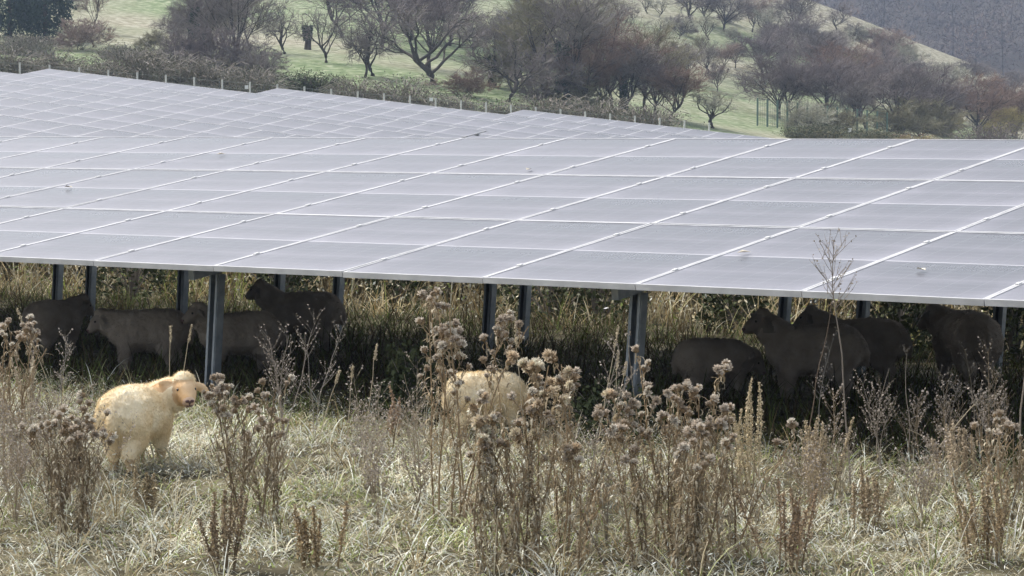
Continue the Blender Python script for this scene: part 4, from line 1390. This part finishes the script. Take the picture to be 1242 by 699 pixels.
for i in range(30):
    if i < 18:
        px = rgs.uniform(850, 1060); py = rgs.uniform(max(58, (px - 985) * .37 + 72), 118)
        lb, gp = 'bare grey brown tree packed into the thicket above the grove', 'trees of the thicket above the grove'
    else:
        px = rgs.uniform(1060, 1240); py = rgs.uniform(min(150, (px - 985) * .37 + 78), 168)
        lb, gp = 'bare grey brown tree packed into the thicket below the hill shoulder at right', 'trees of the thicket at right'
    PT(lb, px, py, py - rgs.uniform(34, 54), rgs.choice(['dense0', 'dense1', 'dense2', 'slim0']), rgs.choice(['twig_grey', 'twig_purple', 'twig_pink', 'twig_olive', 'twig_grey']),
       sx=rgs.uniform(.75, 1.05), group=gp)

# ivy clad stump
p = hill(373, 61); Hs = at(373, 31, p.y).z - p.z
st = thing('tree_stump', 'ivy clad broken trunk standing on the green slope', 'tree', p)
MB().tubes([[[0, 0, -.2], [.05, 0, Hs * .4], [0, 0, Hs * .75], [-.08, 0, Hs * .95]]], [[.28, .22, .2, .12]], 8).build('trunk', M['bark'], st)
n = 700; z = rng.uniform(.3, 1.0, n) ** .8 * Hs; a = rng.uniform(0, 6.28, n); r = .22 + .2 * (z / Hs) * rng.random(n)
MB().leaves(np.stack([r * np.cos(a), r * np.sin(a), z], 1), rng.uniform(.06, .14, n)).build('ivy', M['ivy'], st)


def bramble(label, px, py, top, wpx, seed, leafy=.5, m_cane='bramble', m_leaf='bramble_leaf', Y=None, group='bramble thickets by the fence'):
    """thicket of arching canes with small withered leaves"""
    p = hill(px, py) if Y is None else Vector((at(px, 100, Y).x, Y, gz(at(px, 100, Y).x, Y)))
    h = at(px, top, p.y).z - p.z
    rx = wpx / 2 / F * p.y * .85
    rg = np.random.default_rng(seed)
    h *= rg.uniform(.75, 1.15)
    root = thing('bramble_bush', label, 'bush', p, 0, group)
    n = 420
    a = rg.uniform(0, 6.28, n); r = np.sqrt(rg.random(n)) * .75
    b0 = np.stack([r * np.cos(a) * rx, r * np.sin(a) * rx * .6, np.full(n, -.1)], 1)
    hh_ = h * np.sqrt(np.clip(1 - r * r, .15, 1)) * rg.uniform(.6, 1.25, n)
    ea = rg.uniform(0, 6.28, n); el = rg.uniform(.3, 1.0, n) * h * .8
    t = np.linspace(0, 1, 6)[None, :, None]
    e = np.stack([np.cos(ea) * el, np.sin(ea) * el, np.zeros(n)], 1)[:, None, :]
    P = b0[:, None, :] + e * t + np.concatenate([np.zeros((n, 6, 2)), (4 * t * (1 - t * .62)) * hh_[:, None, None] * .52], 2)
    MB().tubes(P, np.tile(np.linspace(.020, .009, 6), (n, 1)), 3).build('canes', M[m_cane], root)
    nl = int(7000 * leafy)
    pi = rg.integers(0, n, nl); tt = rg.integers(2, 6, nl)
    MB().leaves(P[pi, tt] + rg.normal(0, .14, (nl, 3)), rg.uniform(.02, .06, nl)).build('foliage', M[m_leaf], root)
    return root


BR = bramble
BR('bramble thicket at the left picture edge behind the fence', 8, 98, 52, 80, 1, .5, Y=118)
BR('bramble thicket below the evergreens', 62, 100, 50, 80, 2, .5, Y=122)
BR('greyish bramble thicket left of the fence bend', 110, 104, 58, 80, 3, .4, Y=116)
BR('green tinged bramble thicket below the slope at left', 158, 108, 58, 80, 4, .7, Y=118)
BR('bramble thicket at the foot of the ivy clad trees', 210, 112, 62, 80, 5, .4, Y=120)
BR('bramble thicket under the tall bare tree at left', 258, 116, 68, 80, 6, .5, Y=120)
BR('low bramble thicket right of the tall bare tree', 305, 118, 78, 70, 7, .6, Y=119)
BR('dark round bush by the fence below the ivy clad stump', 379, 116, 76, 74, 8, 1.0, 'bark', 'leaf_dark', Y=124, group='dark bushes')
BR('low brown bramble right of the dark round bush', 432, 122, 96, 80, 9, .4, Y=116)
BR('low brown bramble under the spreading orchard tree', 490, 126, 98, 80, 10, .4, Y=116)
BR('low brown bramble right under the spreading orchard tree', 548, 130, 98, 70, 11, .4, Y=117)
BR('low bramble below the slender ivy topped tree', 600, 134, 112, 70, 12, .4, Y=116)
BR('low dark bramble at the left foot of the dense wood', 660, 140, 116, 80, 13, .5, Y=117)
BR('low dark bramble at the middle foot of the dense wood', 720, 146, 118, 90, 14, .5, Y=118)
BR('low dark bramble at the right foot of the dense wood', 785, 152, 124, 90, 15, .5, Y=119)
BR('bramble bank on the slope above the thicket at far left', 30, 68, 40, 110, 16, .5)
BR('dusky bramble along the top of the thicket', 150, 72, 56, 90, 17, .5)
BR('orange brown bracken patch on the panel skyline at right', 1110, 172, 158, 60, 18, .5, 'twig_yellow', 'twig_red', Y=150)
BR('green undergrowth at the left foot of the grove', 990, 172, 148, 110, 19, .7, 'twig_olive', 'leaf_dark', Y=170)
BR('green undergrowth at the middle foot of the grove', 1060, 174, 150, 110, 20, .7, 'twig_olive', 'leaf_dark', Y=168)
BR('dusky undergrowth below the reddish trees at right', 1200, 176, 150, 120, 21, .5, 'twig_purple', 'bramble_leaf', Y=166)


def evergreen(label, px, py, top, wpx, seed):
    p = hill(px, py); h = at(px, top, p.y).z - p.z; rx = wpx / 2 / F * p.y
    rg = np.random.default_rng(seed)
    root = thing('evergreen_tree', label, 'tree', p, 0, 'evergreen trees')
    MB().tubes([[[0, 0, -.3], [0, 0, h * .5], [0, 0, h * .9]]], [[.2, .14, .05]], 6).build('trunk', M['bark'], root)
    n = 5200
    d = rg.normal(size=(n, 3)); d /= np.linalg.norm(d, axis=1, keepdims=True)
    s_ = rg.uniform(.2, 1, (n, 1)) ** .4
    lump = np.array([noise.noise(Vector(x_) * 3.1 + Vector((seed, 0, 0))) for x_ in d])[:, None]
    pos = d * s_ * (1 + .45 * lump) * np.array([rx, rx, h * .52]) + np.array([0, 0, h * .52])
    MB().leaves(pos, rg.uniform(.05, .14, n)).build('crown', M['evergreen'], root)


evergreen('dark evergreen tree at the upper left corner', 12, 46, -30, 70, 1)
evergreen('dark evergreen tree right beside the corner one', 55, 50, -26, 66, 2)
evergreen('smaller dark evergreen behind the other two', 36, 36, -40, 60, 3)

# ------------------------------------------------------------------ far wood on the opposite hillside: one mass
ff = MB()
n = 4200
t = rng.uniform(-.05, .40, n); Y = rng.uniform(470, 900, n)
x = t * Y; z = ground_z(x, Y); Ht = rng.uniform(9, 17, n)
pk = rng.random(n) < .03
ff.tubes(np.stack([np.stack([x, Y, z - .5], 1), np.stack([x + rng.normal(0, .3, n), Y, z + Ht * .5], 1), np.stack([x + rng.normal(0, .6, n), Y, z + Ht * .95], 1)], 1)[pk],
         np.tile([.15, .10, .04], (pk.sum(), 1)), 4, m=1)
k = 84
T0 = np.repeat(np.stack([x, Y, z], 1), k, 0); Hk = np.repeat(Ht, k); N = len(T0)
hb = rng.normal(size=(N, 3)); hb /= np.linalg.norm(hb, axis=1, keepdims=True)
hb *= rng.uniform(.2, 1, (N, 1)) ** .5
b0 = T0 + hb * np.stack([Hk * .26, Hk * .26, Hk * .34], 1) + np.stack([0 * Hk, 0 * Hk, Hk * .52], 1)
d0 = hb * .9 + rng.normal(0, .6, (N, 3)) + np.array([0, 0, .2])
d0 /= np.linalg.norm(d0, axis=1, keepdims=True)
L0 = rng.uniform(.5, 1.5, (N, 1))
e0 = b0 + d0 * L0
sd_ = np.cross(d0, rng.normal(size=(N, 3))); sd_ /= np.linalg.norm(sd_, axis=1, keepdims=True); sd_ *= rng.uniform(.04, .09, (N, 1))
ff.add(np.stack([b0, (b0 + e0) / 2 + sd_, e0, (b0 + e0) / 2 - sd_], 1), np.arange(N * 4).reshape(-1, 4), m=0)
ff.qm[-1] = np.repeat(rng.choice([0, 2, 3, 4], n, p=[.40, .33, .17, .10]), k)
o = ff.build('far_wood', [M['wood_twigs'], M['bark'], M['bark'], M['twig_purple'], M['twig_red']])
tag(o, 'hazy bare wood covering the far hillside at upper right', 'wood', kind='stuff')

# ------------------------------------------------------------------ render settings
sc.view_settings.view_transform = 'Standard'
sc.view_settings.look = 'None'
sc.view_settings.gamma = 1
sc.view_settings.exposure = 1.27
sc.render.engine = 'CYCLES'
cy = sc.cycles
cy.max_bounces = 6; cy.diffuse_bounces = 3; cy.glossy_bounces = 3; cy.transmission_bounces = 3; cy.transparent_max_bounces = 4; cy.volume_bounces = 0
cy.use_denoising = True
cy.use_adaptive_sampling = True
cy.adaptive_threshold = .015
